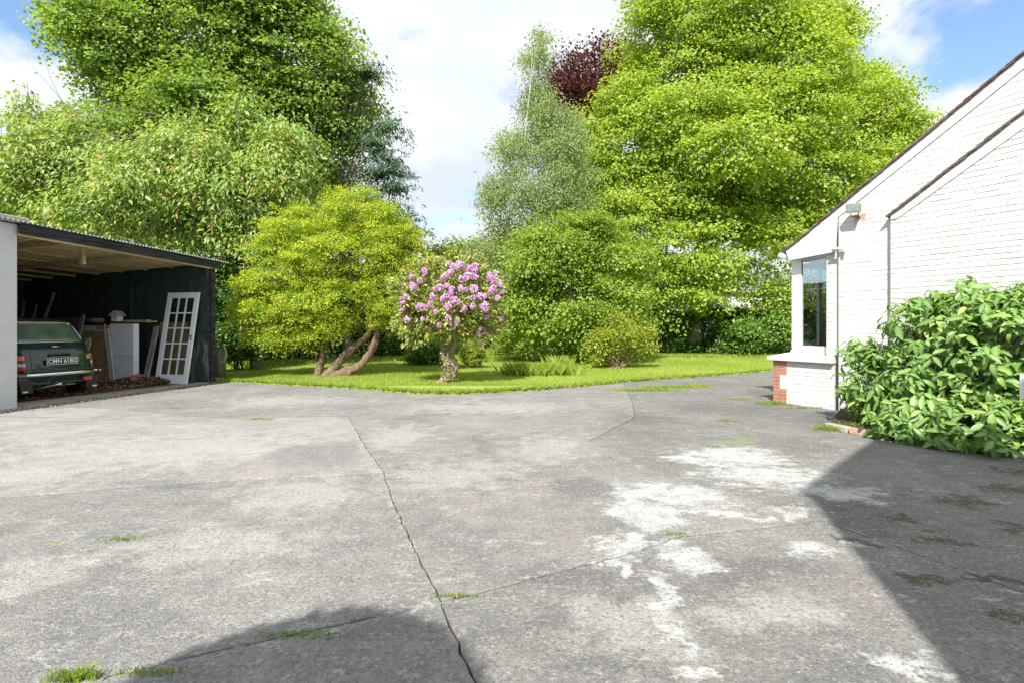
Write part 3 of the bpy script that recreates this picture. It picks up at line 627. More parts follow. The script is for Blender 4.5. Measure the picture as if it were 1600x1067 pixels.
for i, (zx, zy) in enumerate(fl):
    px, py = 600 + zx / 4.448, 380 + zy / 4.448; e = ((px - 706) / 95) ** 2 + ((py - 468) / 68) ** 2; Yf = YR - 1.2 * math.sqrt(max(.02, 1 - e)) - .05
    o_ = bpy.data.objects.new('flower_cluster', flower_me[i % 4]); col.objects.link(o_); o_.parent = root; o_.location = AT(px, py, Yf); o_.rotation_euler = (0, rng.uniform(-.5, .5), rng.uniform(-1, 1)); s = rng.uniform(.65, 1.15); o_.scale = (s, s, s)

def shrub(name, label, blobs, mat, n, per, Rc, L, W, stem_px=None, Y=None, cat='shrub', group=None, woodm=None, nst=14, **kw):
    root = thing(name, label, cat, group=group)
    blobs = [(b[0], b[1], Y) + tuple(b[2:]) for b in blobs]
    ob, c, o = foliage('foliage', mat, root, blobs, n, per, Rc, L, W, zmin=.03, **kw)
    if stem_px:
        mb = MB(); b = AT(stem_px, 0, Y); b[2] = 0.02
        for i in rng.choice(len(c), nst, replace=False): mb.tube(limb_path(b + rng.normal(size=3) * [.08, .08, 0], c[i], .0, 5, .05), [.02, .018, .014, .01, .007, .004], 5, False)
        tag(obj('stems', mb, woodm or bark, root, True), kind='stuff')
    return root
shrub('round_shrub', 'small round pale-leaved shrub right of the pink shrub trunk', [(741,557,21,16,.35),(738,548,17,10,.3)], yel_l, 190, 30, .12, .07, .04, 742, 17.5, jit=.5, tbase=.42)
shrub('laurel_shrub', 'low dark glossy shrub left of the pink shrub trunk', [(668,550,26,20,.5),(650,556,16,12,.4)], hedge_l, 190, 30, .18, .09, .05, 665, 19, jit=.5, tbase=.6)
shrub('spotted_shrub', 'loose yellow-green shrub with reddish shoots on the lawn', [(965,535,36,26,.8),(945,530,22,24,.6),(985,520,24,24,.6),(970,500,16,18,.4),(1005,520,20,12,.4),(1015,540,12,10,.3),(930,550,16,16,.4)], yel_l, 250, 24, .24, .085, .05, 965, 17.6, woodm=bark_pale, nst=40, jit=.55, tbase=.5, tvar=.24)
shrub('elder_bush', 'airy light green bush in front of the hedge left of the house', [(1165,520,40,26,.9),(1150,540,30,14,.6),(1205,515,34,30,.9)], hedge_l, 330, 40, .35, .13, .08, 1165, 24.5, jit=.45, tbase=.8)
def hedge(name, label, px0, px1, Y, top_px, thick, mat, n, L, W, tb=.5, base=0.0, jag=.12, Y2=None, cat='hedge', lumps=1.0):
    root = thing(name, label, cat)
    Yb = Y if Y2 is None else Y2
    u = rng.random(n); px = px0 + (px1 - px0) * u; Yc = Y + (Yb - Y) * u
    ztop = CAM_H + (HOR - top_px) / F * Yc; xw = (px - 800) / F * Yc
    ztop = ztop * (1 + jag * (np.sin(xw * 1.3) + .6 * np.sin(xw * 3.1 + 2) + .4 * np.sin(xw * 7.3)) * .6)
    face = rng.random(n); topf = face < .3
    z = np.where(topf, ztop, base + (ztop - base) * rng.random(n) ** .8)
    lump = .22 * lumps * (np.sin(xw * 2.3 + z * 2) + np.sin(xw * 5.1 - z * 3.7))
    y = Yc + np.where(topf, rng.random(n) * thick, -lump + np.abs(rng.normal(size=n)) * .16)
    P = np.stack([xw + rng.normal(size=n) * .05, y, np.maximum(z + rng.normal(size=n) * .06, .03)], 1)
    N = norm(np.stack([rng.normal(size=n) * .4, -.4 + rng.normal(size=n) * .35, .75 + rng.normal(size=n) * .3], 1)); D = norm(rng.normal(size=(n, 3)) * [1, .6, .5] + [0, -.3, -.35])
    Ls = L * (.6 + .8 * rng.random(n)); V, T = leaf_geo(P, D, N, Ls, Ls * W / L)
    np_mesh('foliage', V, T, mat, root, np.repeat(np.clip(tb + .2 * rng.normal(size=n), 0, 1), 2))
    core = MB(); m_ = 40
    for i in range(m_):
        a = px0 + (px1 - px0) * i / m_; b = px0 + (px1 - px0) * (i + 1) / m_
        ya = Y + (Yb - Y) * i / m_; yb = Y + (Yb - Y) * (i + 1) / m_
        x0, x1 = (a - 800) / F * ya, (b - 800) / F * yb
        zt = (CAM_H + (HOR - top_px) / F * ya) * (.86 - jag * .5)
        if i % 2 == 0: core.tube([(x0, ya + .5, 0), (x0 + rng.normal() * .1, ya + .45, zt * .55), (x0 + rng.normal() * .25, ya + .4, zt)], [.05, .04, .02], 5)
    tag(obj('stems', core, bark, root, True), kind='stuff'); return root
hedge('garden_hedge', 'long dark green hedge beneath the bright tree on the right', 1000, 1300, 25.5, 488, 1.6, hedge_l, 52000, .11, .08, .45, jag=.10)
hedge('middle_hedge', 'rough green hedge closing the lawn between the pink shrub and the birch', 610, 1010, 24, 488, 1.6, mid_l, 46000, .12, .085, .62, jag=.22)
hedge('ivy_hedge', 'deep shaded ivy-covered bank behind the yellow conifer', 325, 660, 18.6, 440, 1.8, ivy_l, 52000, .10, .09, .5, jag=.1, Y2=23.5, lumps=1.6)
shrub('ivy_bush', 'dark ivy bush with sunlit top beside the shed end', [(365,470,34,45,.9),(385,520,28,44,.8),(350,440,26,30,.8)], ivy_l, 420, 36, .3, .11, .09, 372, 17, jit=.5, tbase=.62, inner=.1)
tuft(838, 588, .85, .3, 2600, .30, 'long unmown grass clump standing on the lawn', 'grass_clump', 'grass', .014, .8, .42)
tuft(872, 584, .35, .25, 600, .42, 'taller seeding grass clump at the right of the unmown patch', 'grass_clump', 'grass', .012, .5, .6)
tuft(965, 574, .5, .3, 700, .22, 'grass growing round the foot of the spotted shrub', 'grass_clump', 'grass', .012, .8, .6)
def soil_patch(px, py, rx, ry, label):
    x, y = G(px, py); n = 26; mb = MB(); mb.add([(x + rx * math.cos(i * 2 * math.pi / n) * (1 + .2 * math.sin(i * 2.3)), y + ry * math.sin(i * 2 * math.pi / n) * (1 + .25 * math.sin(i * 1.7)), .042) for i in range(n)], [tuple(range(n))]); tag(obj('bare_soil', mb, simple('bare_soil', (.36, .27, .17), .95, 0, .3, 14, .5, .1)), label, kind='structure')
soil_patch(505, 594, .75, .22, 'bare brown soil round the foot of the twisted stems')
soil_patch(690, 603, .28, .08, 'bare soil at the foot of the pink shrub')
# rough grass fringes at the foot of hedges
for (a, b, Yr, nn, lab) in [(1010, 1235, 24.3, 9000, 'rough fringe of grass along the foot of the right hedge'), (640, 1000, 22.8, 10000, 'rough fringe of grass along the foot of the middle hedge'), (340, 640, 18.0, 9000, 'rough fringe of grass along the foot of the ivy bank')]:
    px = rng.uniform(a, b, nn); yy = Yr + rng.normal(size=nn) * .45 + (0 if a > 600 else (px - a) / 300 * 4.5); P = np.stack([(px - 800) / F * yy, yy, np.full(nn, .02)], 1)
    blades('rough_grass', P, .13, .03, .9, tb=.5, label=lab)
# unseen stand-in tree behind the camera, added and shaped to cast the round shadow
bx, by = -0.93 - 3.31 * .30 , 1.33 - 3.31 * .954
root = thing('shadow_tree', 'unseen round tree added to cast the round shadow on the front slab', 'tree')
n = 16000; u_ = norm(rng.normal(size=(n, 3))); P = u_ * .82 * (1 - .25 * rng.random((n, 1)) ** 2) + [bx, by, 3.2]
V, T = leaf_geo(P, norm(rng.normal(size=(n, 3))), norm(u_ + rng.normal(size=(n, 3)) * .5), np.full(n, .1), np.full(n, .07)); np_mesh('crown', V, T, hedge_l, root, np.repeat(rng.random(n), 2))
m1 = MB(); m1.tube([(bx, by, 0), (bx + .03, by, 1.5), (bx, by, 3.0)], [.08, .06, .05], 9); obj('trunk', m1, bark, root, True)
# ================================================================== CAR PORT
S0 = np.array(G(27, 637)); E0 = np.array(G(330, 597)); av = (E0 - S0); LA = float(np.linalg.norm(av)); av = av / LA; bv = np.array([-av[1], av[0]])
SROT = math.atan2(av[1], av[0]); SL = (S0[0], S0[1], 0.0)
def sb(px, a):                    # distance into the shed of the sight line at a given distance along the opening
    t = (px - 800) / F; x = S0[0] + a * av[0]; y = S0[1] + a * av[1]; return (t * y - x) / (bv[0] - t * bv[1])
def sa(px, b):
    t = (px - 800) / F; x = S0[0] + b * bv[0]; y = S0[1] + b * bv[1]; return (t * y - x) / (av[0] - t * av[1])
def sz(py, a, b):
    Y = S0[1] + a * av[1] + b * bv[1]; return CAM_H + (HOR - py) / F * Y

def boards(name, c1, c2, rough=0.8, grain=(1, 1, .06), sc=9, bump=.4, swirl=False):
    t = NT(name); v = t.tc(); g = t.scalev(v, grain)
    n1 = t.noise(g, sc, 8, .65, 1.2)
    c = t.ramp(n1, [(.38, c1), (.62, c2)])
    return t.done(t.principled(c, rough, 0, t.bump(t.noise(g, sc * 3, 5, .7), bump, .008), .25))
M['black_board'] = boards('tarred_board', (.018, .045, .036), (.05, .09, .078))
def ply():
    t = NT('weathered_plywood'); v = t.tc()
    sp = t.n('ShaderNodeSeparateXYZ'); t.set(sp.inputs[0], v)
    w = t.n('ShaderNodeTexWave', _wave_type='RINGS', _rings_direction='SPHERICAL'); t.set(w.inputs['Vector'], t.scalev(v, (1.6, 1.6, .55))); w.inputs['Scale'].default_value = 2.2; w.inputs['Distortion'].default_value = 9; w.inputs['Detail'].default_value = 4; w.inputs['Detail Scale'].default_value = 1.2
    g = t.ramp(t.noise(t.scalev(v, (1, 1, .4)), 2.2, 4), [(.42, 0.0), (.58, 1.0)])
    edge_ = t.ramp(sp.outputs[1], [(.0, 1.0), (.55, .55), (.9, 0.0)])
    m_ = t.math('MULTIPLY', t.math('MULTIPLY', t.ramp(w.outputs[0], [(.5, 0.0), (.72, 1.0)]), g), edge_)
    c = t.mix(m_, t.ramp(t.noise(v, 5, 5), [(.3, (.02, .042, .036)), (.7, (.05, .075, .068))]), (.26, .25, .24))
    return t.done(t.principled(c, .75, 0, t.bump(w.outputs[0], .2, .006), .3))
M['ply'] = ply()
M['rafter'] = boards('old_rafter', (.36, .27, .16), (.6, .47, .30), grain=(.06, 1, 1))
M['underside'] = boards('mossy_batten', (.62, .46, .24), (.85, .66, .38), grain=(.5, 1, 1))
M['sheet'] = simple('corrugated_sheet', (.42, .43, .44), .45, .4, .25, 5, .1)
M['sheet_under'] = simple('rusty_sheet', (.16, .06, .02), .8, 0, .45, 9, .2)
M['fascia'] = boards('fascia_board', (.012, .014, .015), (.06, .062, .065), grain=(.08, 1, 1))
M['render_grey'] = simple('grey_render', (.60, .60, .61), .9, 0, .08, 3, .25, .2, dirt=(.45, .45, .42))
M['coping'] = simple('concrete_coping', (.5, .49, .46), .9, 0, .25, 6, .3, .2)
M['dirt'] = simple('shed_dirt', (.14, .11, .08), .95, 0, .5, 6, .7, .1, dirt=(.05, .045, .03))
M['strip'] = simple('old_concrete_strip', (.38, .35, .30), .95, 0, .3, 4, .5, .1, dirt=(.12, .13, .06))
W_PAINT = simple('white_paint', (.88, .88, .89), .45, 0, .05, 6, .05, .4)

DEP = 6.2
zf0, zf1 = sz(350, 0, 0), sz(409, LA, 0)                       # top of the fascia
slope_b = -0.052
def zr(a, b): return zf0 + (zf1 - zf0) * a / LA + slope_b * b   # roof top line
shed = thing('car_port', 'open-fronted black timber car port with corrugated roof on the left', 'car port', SL, SROT)
# end wall (across), back wall
mb = MB(); mb.prism([(0, 0), (DEP, 0), (DEP, zr(LA, DEP) - .01), (0, zr(LA, 0) - .02)], lambda p, s: (LA - .02 + .05 * s, p[0], p[1])); obj('end_wall', mb, M['ply'], shed)
mb = MB(); mb.prism([(-.3, 0), (LA, 0), (LA, zr(LA, DEP) - .02), (-.3, zr(0, DEP) - .02)], lambda p, s: (p[0], DEP + .05 * s, p[1])); obj('back_wall', mb, M['black_board'], shed)
for z in (1.32,): mb = MB(); mb.box(LA - .065, LA - .022, .02, DEP, z, z + .11); obj('rail', mb, M['black_board'], shed)
for b in (2.45, 4.9): mb = MB(); mb.box(LA - .05, LA - .022, b, b + .06, 0, 2.6); obj('cover_strip', mb, M['black_board'], shed)
mb = MB(); mb.box(LA - .03, LA + .08, -.06, .05, 0, zr(LA, 0) - .05); obj('corner_post', mb, M['fascia'], shed, bevel=.004)
# fascia
mb = MB(); mb.prism([(-.02, zr(0, 0)), (LA + .22, zr(LA + .22, 0)), (LA + .22, zr(LA + .22, 0) - .16), (-.02, zr(0, 0) - .175)], lambda p, s: (p[0], -.10 + .035 * s, p[1])); obj('fascia', mb, M['fascia'], shed, bevel=.003)
mb = MB(); mb.prism([(-.02, zr(0, 0) - .175), (LA + .1, zr(LA, 0) - .165), (LA + .1, zr(LA, 0) - .20), (-.02, zr(0, 0) - .215)], lambda p, s: (p[0], -.06 + .05 * s, p[1])); obj('fascia_batten', mb, M['rafter'], shed)
# rafters run across (into the depth); purlins run along the opening
for i, b in enumerate((.35, 1.15, 1.95, 2.75, 3.55, 4.35, 5.15, 5.9)):
    mb = MB(); mb.prism([(-.25, zr(-.25, b) - .03), (LA, zr(LA, b) - .03), (LA, zr(LA, b) - .085), (-.25, zr(-.25, b) - .085)], lambda p, s, b=b: (p[0], b + .055 * s, p[1])); obj('purlin', mb, M['rafter'], shed)
for a in (.9, 2.5): 
    mb = MB(); mb.beam((a, -.05, zr(a, 0) - .14), (a, DEP, zr(a, DEP) - .14), .06, .09); obj('rafter', mb, M['rafter'], shed)
mb = MB(); mb.beam((1.5, .5, zr(1.5, .5) - .45), (1.5, .52, zr(1.5, .5) - .1), .08, .08, (0, 1, 0)); obj('hanging_post', mb, M['rafter'], shed)
# corrugated roof: ridges run into the depth
mb = MB(); na = int((LA + .9) / .019); bs = [-.16, DEP + .15]
cols_ = [-.45 + (LA + .9) * i / na for i in range(na + 1)]
for s_ in (0, 1):
    pass
vs_ = []; 
for j, b in enumerate(bs):
    for a in cols_: vs_.append((a, b, zr(a, b) + .02 + .016 * math.sin(2 * math.pi * a / .076)))
nn_ = len(cols_); mb.add(vs_, [(i, i + 1, nn_ + i + 1, nn_ + i) for i in range(nn_ - 1)])
o = obj('roof_sheet', mb, M['sheet'], shed); sm = o.modifiers.new('t', 'SOLIDIFY'); sm.thickness = .004
# sheathing battens with rusty sheet seen between: rows of short noggins
M['rustc'] = M['sheet_under']
mb = MB(); vs_ = []
for j, b in enumerate([-.04, DEP]):
    for a in cols_[10:-16]: vs_.append((a, b, zr(a, b) + .004 + .014 * math.sin(2 * math.pi * a / .152)))
nn_ = len(cols_) - 26; mb.add(vs_, [(i, i + 1, nn_ + i + 1, nn_ + i) for i in range(nn_ - 1)]); obj('roof_lining', mb, M['sheet_under'], shed)
mb = MB(); a = -.2
while a < LA - .05:
    for b0, b1 in [(.02, .34), (.42, 1.13), (1.22, 1.93), (2.02, 2.73), (2.82, 3.53)]:
        mb.box(a, a + .085, b0, b1, -.05, -.03, Matrix(((1, 0, 0, 0), (0, 1, 0, 0), ((zf1 - zf0) / LA, slope_b, 1, zf0 - .012), (0, 0, 0, 1))))
    a += .15
tag(obj('lath', mb, M['underside'], shed), kind='stuff')
mb = MB(); mb.add([(-.1, .62, .004), (LA, .2, .004), (LA, DEP, .004), (-.1, DEP, .004)], [(0, 1, 2, 3)])
for p in (): pass
o = obj('shed_floor', mb, M['dirt']); o.location = SL; o.rotation_euler.z = SROT; tag(o, 'bare dark dirt floor inside the car port', kind='structure')
mb = MB(); mb.add([(-1.5, -.42, .006), (.5, -.40, .006), (LA * .8, -.28, .006), (LA + .5, -.02, .006), (LA + .4, .3, .006), (LA - .02, .3, .006), (-.02, .75, .006), (-.02, 0, .006), (-1.5, 0, .006)], [(0, 1, 2, 3, 4, 5, 6, 7, 8)])
o = obj('path_strip', mb, M['strip']); o.location = SL; o.rotation_euler.z = SROT; tag(o, 'worn brownish concrete strip along the front of the car port', kind='structure')

gar = thing('garage', 'grey rendered garage wall with concrete coping at the left edge', 'garage', SL, SROT)
zg = sz(349, 0, 0)
mb = MB(); mb.box(-7, -.0, 0, 7, 0, zg - .02); obj('wall', mb, M['render_grey'], gar, bevel=.01)
mb = MB(); mb.prism([(-7.1, zg), (.13, zg), (.13, zg + .10), (-7.1, zg + .14)], lambda p, s: (p[0], -.09 + 7.2 * s, p[1])); obj('coping', mb, M['coping'], gar, bevel=.012)

# ---------------------------------------------------------------- things stored in the car port
def shed_thing(name, label, cat, a, b, rz=0.0, group=None, z=0.0):
    p = S0 + av * a + bv * b; return thing(name, label, cat, (p[0], p[1], z), SROT + rz, group)
M['panel_brown'] = boards('brown_panel', (.32, .21, .10), (.46, .32, .17), grain=(1, 1, 1), sc=5)
M['ply_pale'] = simple('cabinet_side', (.48, .30, .19), .6, 0, .2, 5, .05)
M['cab_white'] = simple('cabinet_white', (.86, .87, .89), .5, 0, .06, 3, .03, dirt=(.6, .6, .6))
M['glass_dark'] = simple('dark_glass', (.05, .06, .055), .1, 0, .2, 2, 0)
M['grey_wood'] = boards('grey_wood', (.16, .15, .13), (.33, .31, .28), sc=7)
M['green_wood'] = boards('mossy_wood', (.07, .085, .03), (.16, .16, .07), grain=(.1, 1, 1), sc=8)
M['metal'] = simple('tarnished_metal', (.3, .25, .2), .4, .8, .3, 20, .05)
# leaning glazed door
y0 = S0[1]
aD = LA - .50; bR = sb(291, aD); bL = sb(241, aD)
wd = bL - bR; top_z = sz(457.5, aD + .42, (bL + bR) / 2); Ls = math.hypot(top_z, .40)
door = shed_thing('glazed_door', 'old white fifteen-pane door leaning against the black end wall', 'door', aD, bR, 0)
tilt = math.asin(.40 / Ls)
TM = Matrix.Rotation(tilt, 4, 'Y')         # local: x into wall, y along the width, z up
def dbox(mb, y0_, y1_, z0_, z1_, x0=0, x1=.042): return mb.box(x0, x1, y0_, y1_, z0_, z1_, TM)
k = wd / .76
st = .10 * k; tr_, br_ = .125 * Ls / 2, .20 * Ls / 2
for (y_0, y_1) in ((0, st), (wd - st, wd)): obj('stile', dbox(MB(), y_0, y_1, 0, Ls), W_PAINT, door, bevel=.003)
for (z_0, z_1) in ((0, br_), (Ls - tr_, Ls)): obj('rail', dbox(MB(), st, wd - st, z_0, z_1, .001, .041), W_PAINT, door)
gw = (wd - 2 * st); gh = Ls - tr_ - br_; mu = .026 * k
for i in (1, 2): y_ = st + gw * i / 3; obj('glazing_bar', dbox(MB(), y_ - mu / 2, y_ + mu / 2, br_, Ls - tr_, .006, .036), W_PAINT, door)
for j in (1, 2, 3, 4): z_ = br_ + gh * j / 5; obj('glazing_bar', dbox(MB(), st, wd - st, z_ - mu / 2, z_ + mu / 2, .008, .034), W_PAINT, door)
tg = NT('door_glass'); gl = tg.n('ShaderNodeBsdfGlossy'); gl.inputs['Roughness'].default_value = .06; gl.inputs['Color'].default_value = (.8, .85, .85, 1)
tp = tg.n('ShaderNodeBsdfTransparent'); tp.inputs[0].default_value = (.86, .9, .86, 1); fr = tg.n('ShaderNodeLayerWeight')
mx = tg.n('ShaderNodeMixShader'); tg.set(mx.inputs[0], tg.math('ADD', tg.math('MULTIPLY', tg.math('POWER', fr.outputs['Facing'], 5.0), .9), .05)); tg.t.links.new(tp.outputs[0], mx.inputs[1]); tg.t.links.new(gl.outputs[0], mx.inputs[2]); M['pane'] = tg.done(mx.outputs[0])
for i in range(3):
    for j in range(5): obj('pane', dbox(MB(), st + gw * i / 3 + mu / 2, st + gw * (i + 1) / 3 - mu / 2, br_ + gh * j / 5 + mu / 2, br_ + gh * (j + 1) / 5 - mu / 2, .018, .022), M['pane'], door)
mb = MB(); dbox(mb, st * .35, st * .6, Ls * .47, Ls * .53, -.006, 0); mb.tube([TM @ Vector((-.01, st * .5, Ls * .515)), TM @ Vector((-.05, st * .5, Ls * .515)), TM @ Vector((-.055, st * .5 + .10, Ls * .515))], .010, 8); obj('handle', mb, M['metal'], door)
# brown board seen through the lower panes
bd = shed_thing('brown_board', 'brown sheet of board standing behind the glazed door', 'board', aD + .28, sb(291, aD + .28) + .05)
obj('board', MB().box(0, .015, 0, wd - .1, 0, Ls * .66, Matrix.Rotation(R(4), 4, 'Y')), boards('hardboard', (.30, .22, .12), (.42, .32, .19), grain=(1, 1, .1), sc=6), bd)
# leaning grey plank
aP = LA - .75; bp = sb(226, aP)
pl = MB(); P0 = Vector((LA - .78, sb(226, LA - .78), 0)); P1 = Vector((LA - .30, sb(245, LA - .3), sz(510, LA - .3, sb(245, LA - .3))))
pl.beam(P0, P1, .14, .05, (1, 0, 0)); o = obj('plank', pl, M['grey_wood'], bevel=.004); o.location = SL; o.rotation_euler.z = SROT; tag(o, 'weathered grey plank leaning beside the glazed door', 'plank')
# white cabinet
aC = LA - .75; c0, c1 = sb(209, aC), sb(171, aC); zt = sz(506, aC, c0); c2 = sb(150, aC + .0)
cab = shed_thing('cabinet', 'tall white two-door cabinet with brown side beside the leaf heap', 'cabinet', aC, c0)
W_ = c1 - c0
obj('carcass', MB().box(.02, .14, 0, W_, .0, zt), M['cab_white'], cab)
obj('door', MB().box(0, .019, .01, W_ - .01, .06, zt * .47), M['cab_white'], cab, bevel=.003); obj('door', MB().box(0, .019, .01, W_ - .01, zt * .485, zt - .01), M['cab_white'], cab, bevel=.003)
obj('ledge', MB().box(-.02, .018, -.0, W_ + .06, zt * .471, zt * .483), W_PAINT, cab)
sp_ = MB().box(-.01, .02, W_ + .005, W_ + .005 + (c2 - c1) * .95, 0, zt * .97); obj('side_panel', sp_, M['ply_pale'], cab)
stq = MB(); stq.beam((-.03, W_ + .18, 0), (-.02, W_ + .12, zt), .022, .022, (1, 0, 0)); o = obj('stick', stq, boards('yellow_stick', (.45, .33, .16), (.6, .46, .25))); o.location = cab.location; o.rotation_euler = cab.rotation_euler; tag(o, 'thin yellow stick leaning on the brown cabinet side', 'stick')
# planks on the cabinet
specs = [(-.28, .9, .02, 0.06, 'uppermost pale broken board lying on the white cabinet'), (-.38, .75, 0, -.10, 'longest splintered board sticking out over the white cabinet'), (-.1, 1.1, -.02, .02, 'mossy flat board under the others on the white cabinet')]
for i, (y_, l_, dz, rz, lab) in enumerate(specs):
    mb = MB(); mb.beam((.15 + .1 * i, y_, zt + .03 + .028 * (2 - i)), (.2 + rz, y_ + l_, zt + .03 + .028 * (2 - i)), .12, .022); o = obj('board', mb, [boards('split_wood', (.4, .32, .18), (.6, .5, .32), grain=(1, .1, 1)), M['underside'], M['green_wood']][i]); o.location = cab.location; o.rotation_euler = cab.rotation_euler; tag(o, lab, 'board')
# bird house
bh = shed_thing('bird_house', 'little white bird house with pitched roof on the cabinet', 'bird house', aC + .08, sb(168, aC) - .09, 0, None, zt + .06)
obj('box', MB().prism([(-.09, 0), (.09, 0), (.09, .16), (0, .24), (-.09, .16)], lambda p, s: (.02 + .16 * s, p[0], p[1])), W_PAINT, bh)
for s_ in (-1, 1): obj('roof', MB().beam((.1, -.0 * s_, .262), (.1, .14 * s_, .145), .24, .014, (0, 0, 1)), simple('bird_roof' + str(s_), (.5, .52, .55), .6), bh)
obj('hole', MB().tube([(.012, 0, .12), (.022, 0, .12)], .024, 12), M['glass_dark'], bh)
# rolled carpet, old panel with white frame, oval, crate
rc_ = MB(); ar = LA - .55
rc_.tube([(ar, sb(131, ar) , sz(501, ar, sb(131, ar))), (ar, sb(160, ar), sz(501, ar, sb(160, ar)))], .065, 14); o = obj('rolled_carpet', rc_, simple('carpet', (.3, .27, .22), .95, 0, .3, 20, .4), None, True); o.location = SL; o.rotation_euler.z = SROT; tag(o, 'grey brown rolled carpet lying on top of the old framed panel', 'carpet')
ap_ = LA - .9; p0, p1 = sb(165, ap_), sb(112, ap_); zp = sz(508, ap_, p0)
pn = shed_thing('framed_panel', 'old brown panel in a flaking white frame behind the car', 'panel', ap_, p0)
TP = Matrix.Rotation(R(6), 4, 'Y'); PW = p1 - p0; sh = -.22
def slant(y, z): return (0, y - sh * (z / zp) * -1 - .0, z)
def quad(mb, ya, za, yb, zb, x0, x1, top=0):
    pass
obj('sheet', MB().box(.02, .035, .02, PW, 0, zp - .02, TP), M['panel_brown'], pn)
fw_ = boards('flaky_white', (.5, .5, .44), (.72, .72, .68))
obj('frame_top', MB().box(0, .018, .0, PW, zp - .14, zp, TP), fw_, pn)
m2 = MB(); m2.beam((.0, -.22, .0), (.08, .07, zp - .1), .14, .02, (1, 0, 0)); obj('frame_side', m2, fw_, pn)
m2 = MB(); po = [(math.cos(t_) * .10, math.sin(t_) * .17) for t_ in [i * math.pi / 10 for i in range(20)]]
ao = ap_ - .12; m2.prism(po, lambda p, s: (.02 * s, p[0], p[1])); ob_ = obj('oval_plate', m2, fw_); pq = S0 + av * ao + bv * sb(136, ao); ob_.location = (pq[0], pq[1], sz(538, ao, sb(136, ao))); ob_.rotation_euler = (.1, .1, SROT); tag(ob_, 'white oval plate standing in front of the brown framed panel', 'plate')
cr_ = shed_thing('crate', 'old mossy plank crate piled behind the green car', 'crate', LA - 1.05, 0)
ac = LA - 1.05; k0, k1 = sb(128, ac), sb(20, ac); zc0, zc1 = sz(535, ac, k0), sz(494, ac, k0)
for i in range(5):
    z_ = zc0 - .35 + (zc1 - zc0 + .35) * i / 5; obj('slat', MB().box(0, .02, k0, k1, z_, z_ + (zc1 - zc0 + .35) / 5 - .015, Matrix.Rotation(R(rng.uniform(-.6, .6)), 4, 'X')), M['green_wood'], cr_)
m2 = MB(); m2.beam((-.03, k0 + .3, .3), (-.01, k0 - .06, zc1 + .03), .09, .03, (1, 0, 0)); obj('end_post', m2, M['grey_wood'], cr_)
m2 = MB(); m2.beam((-.0, k1 - .2, .0), (-.01, k1 - .2, zc1), .09, .03, (1, 0, 0)); obj('end_post', m2, M['grey_wood'], cr_)
for i, (pa, pb, lab) in enumerate([((34, 497), (37, 472), 'shortest pale stick leaning in the dark corner at the far left'), ((50, 502), (57, 476), 'middle stick leaning behind the car roof'), ((68, 502), (84, 458), 'longest slanted stick leaning in the dark corner')]):
    a_ = LA - .85; m2 = MB(); b0_, b1_ = sb(pa[0], a_), sb(pb[0], a_ + .3); pA = Vector((a_, b0_, sz(pa[1], a_, b0_))); pB = Vector((a_ + .3, b1_, sz(pb[1], a_ + .3, b1_))); pA = pA - (pB - pA).normalized() * (pA.z / max(.2, (pB - pA).normalized().z))
    m2.beam(pA, pB, .07, .05, (1, 0, 0)); o = obj('post', m2, M['grey_wood']); o.location = SL; o.rotation_euler.z = SROT; tag(o, lab, 'stick')
# brick rubble and leaf litter
litter = leaf_mat('dead_leaf', [(0, (.09, .05, .03)), (.5, (.20, .11, .06)), (.8, (.33, .2, .11)), (1, (.5, .38, .22))], .1, .8, .1)
def scatter_leaves(name, n, fn, label, size=.06):
    P = fn(n); n = len(P); N = norm(rng.normal(size=(n, 3)) * .5 + [0, 0, 1]); V, T = leaf_geo(P, rng.normal(size=(n, 3)) * [1, 1, .3], N, size * (.5 + rng.random(n)), size * .6 * (.5 + rng.random(n)), .3)
    tag(np_mesh(name, V, T, litter, None, np.repeat(rng.random(n), 2)), label, kind='stuff')
def to_w(a, b, z): return np.stack([S0[0] + a * av[0] + b * bv[0], S0[1] + a * av[1] + b * bv[1], z], 1)
def heap(n):
    a = LA - .75 + rng.normal(size=n) * .28; b = rng.uniform(sb(250, LA - .8), sb(150, LA - .8), n); h = .2 * np.exp(-((b - sb(215, LA - .8)) / .7) ** 2) * np.exp(-((a - LA + .7) / .35) ** 2); return to_w(a, b, .02 + h * rng.random(n) ** .4)
scatter_leaves('leaf_litter', 4200, heap, 'heap of brown dead leaves under the cabinet')
scatter_leaves('leaf_litter', 2600, lambda n: to_w(rng.uniform(.2, LA - .2, n), .75 + np.abs(rng.normal(size=n)) * .8, .015 + .02 * rng.random(n)), 'dead leaves scattered on the dirt around the car')
scatter_leaves('leaf_litter', 700, lambda n: to_w(rng.uniform(-.5, LA + .6, n), -.36 + .1 * rng.normal(size=n), .01 + .01 * rng.random(n)), 'line of reddish dead leaves swept along the front of the car port', .035)
brick_m = simple('red_brick', (.42, .17, .10), .85, 0, .3, 12, .4)
for i, (px, py, s_) in enumerate([(215, 585, 1.0), (206, 587, .7), (236, 590, .6)]):
    a_ = LA - .78; b_ = sb(px, a_); m2 = MB(); m2.box(-.1 * s_, .1 * s_, -.13 * s_, .13 * s_, 0, .17 * s_); o = obj('brick_lump', m2, brick_m, bevel=.04 * s_); pq = S0 + av * a_ + bv * b_; o.location = (pq[0], pq[1], .06); o.rotation_euler = (.5, .3, .7 * i); tag(o, ['biggest broken brick lump on the dead leaves', 'small brick lump nearest the white cabinet', 'small brick lump beside the grey plank'][i], 'rubble')
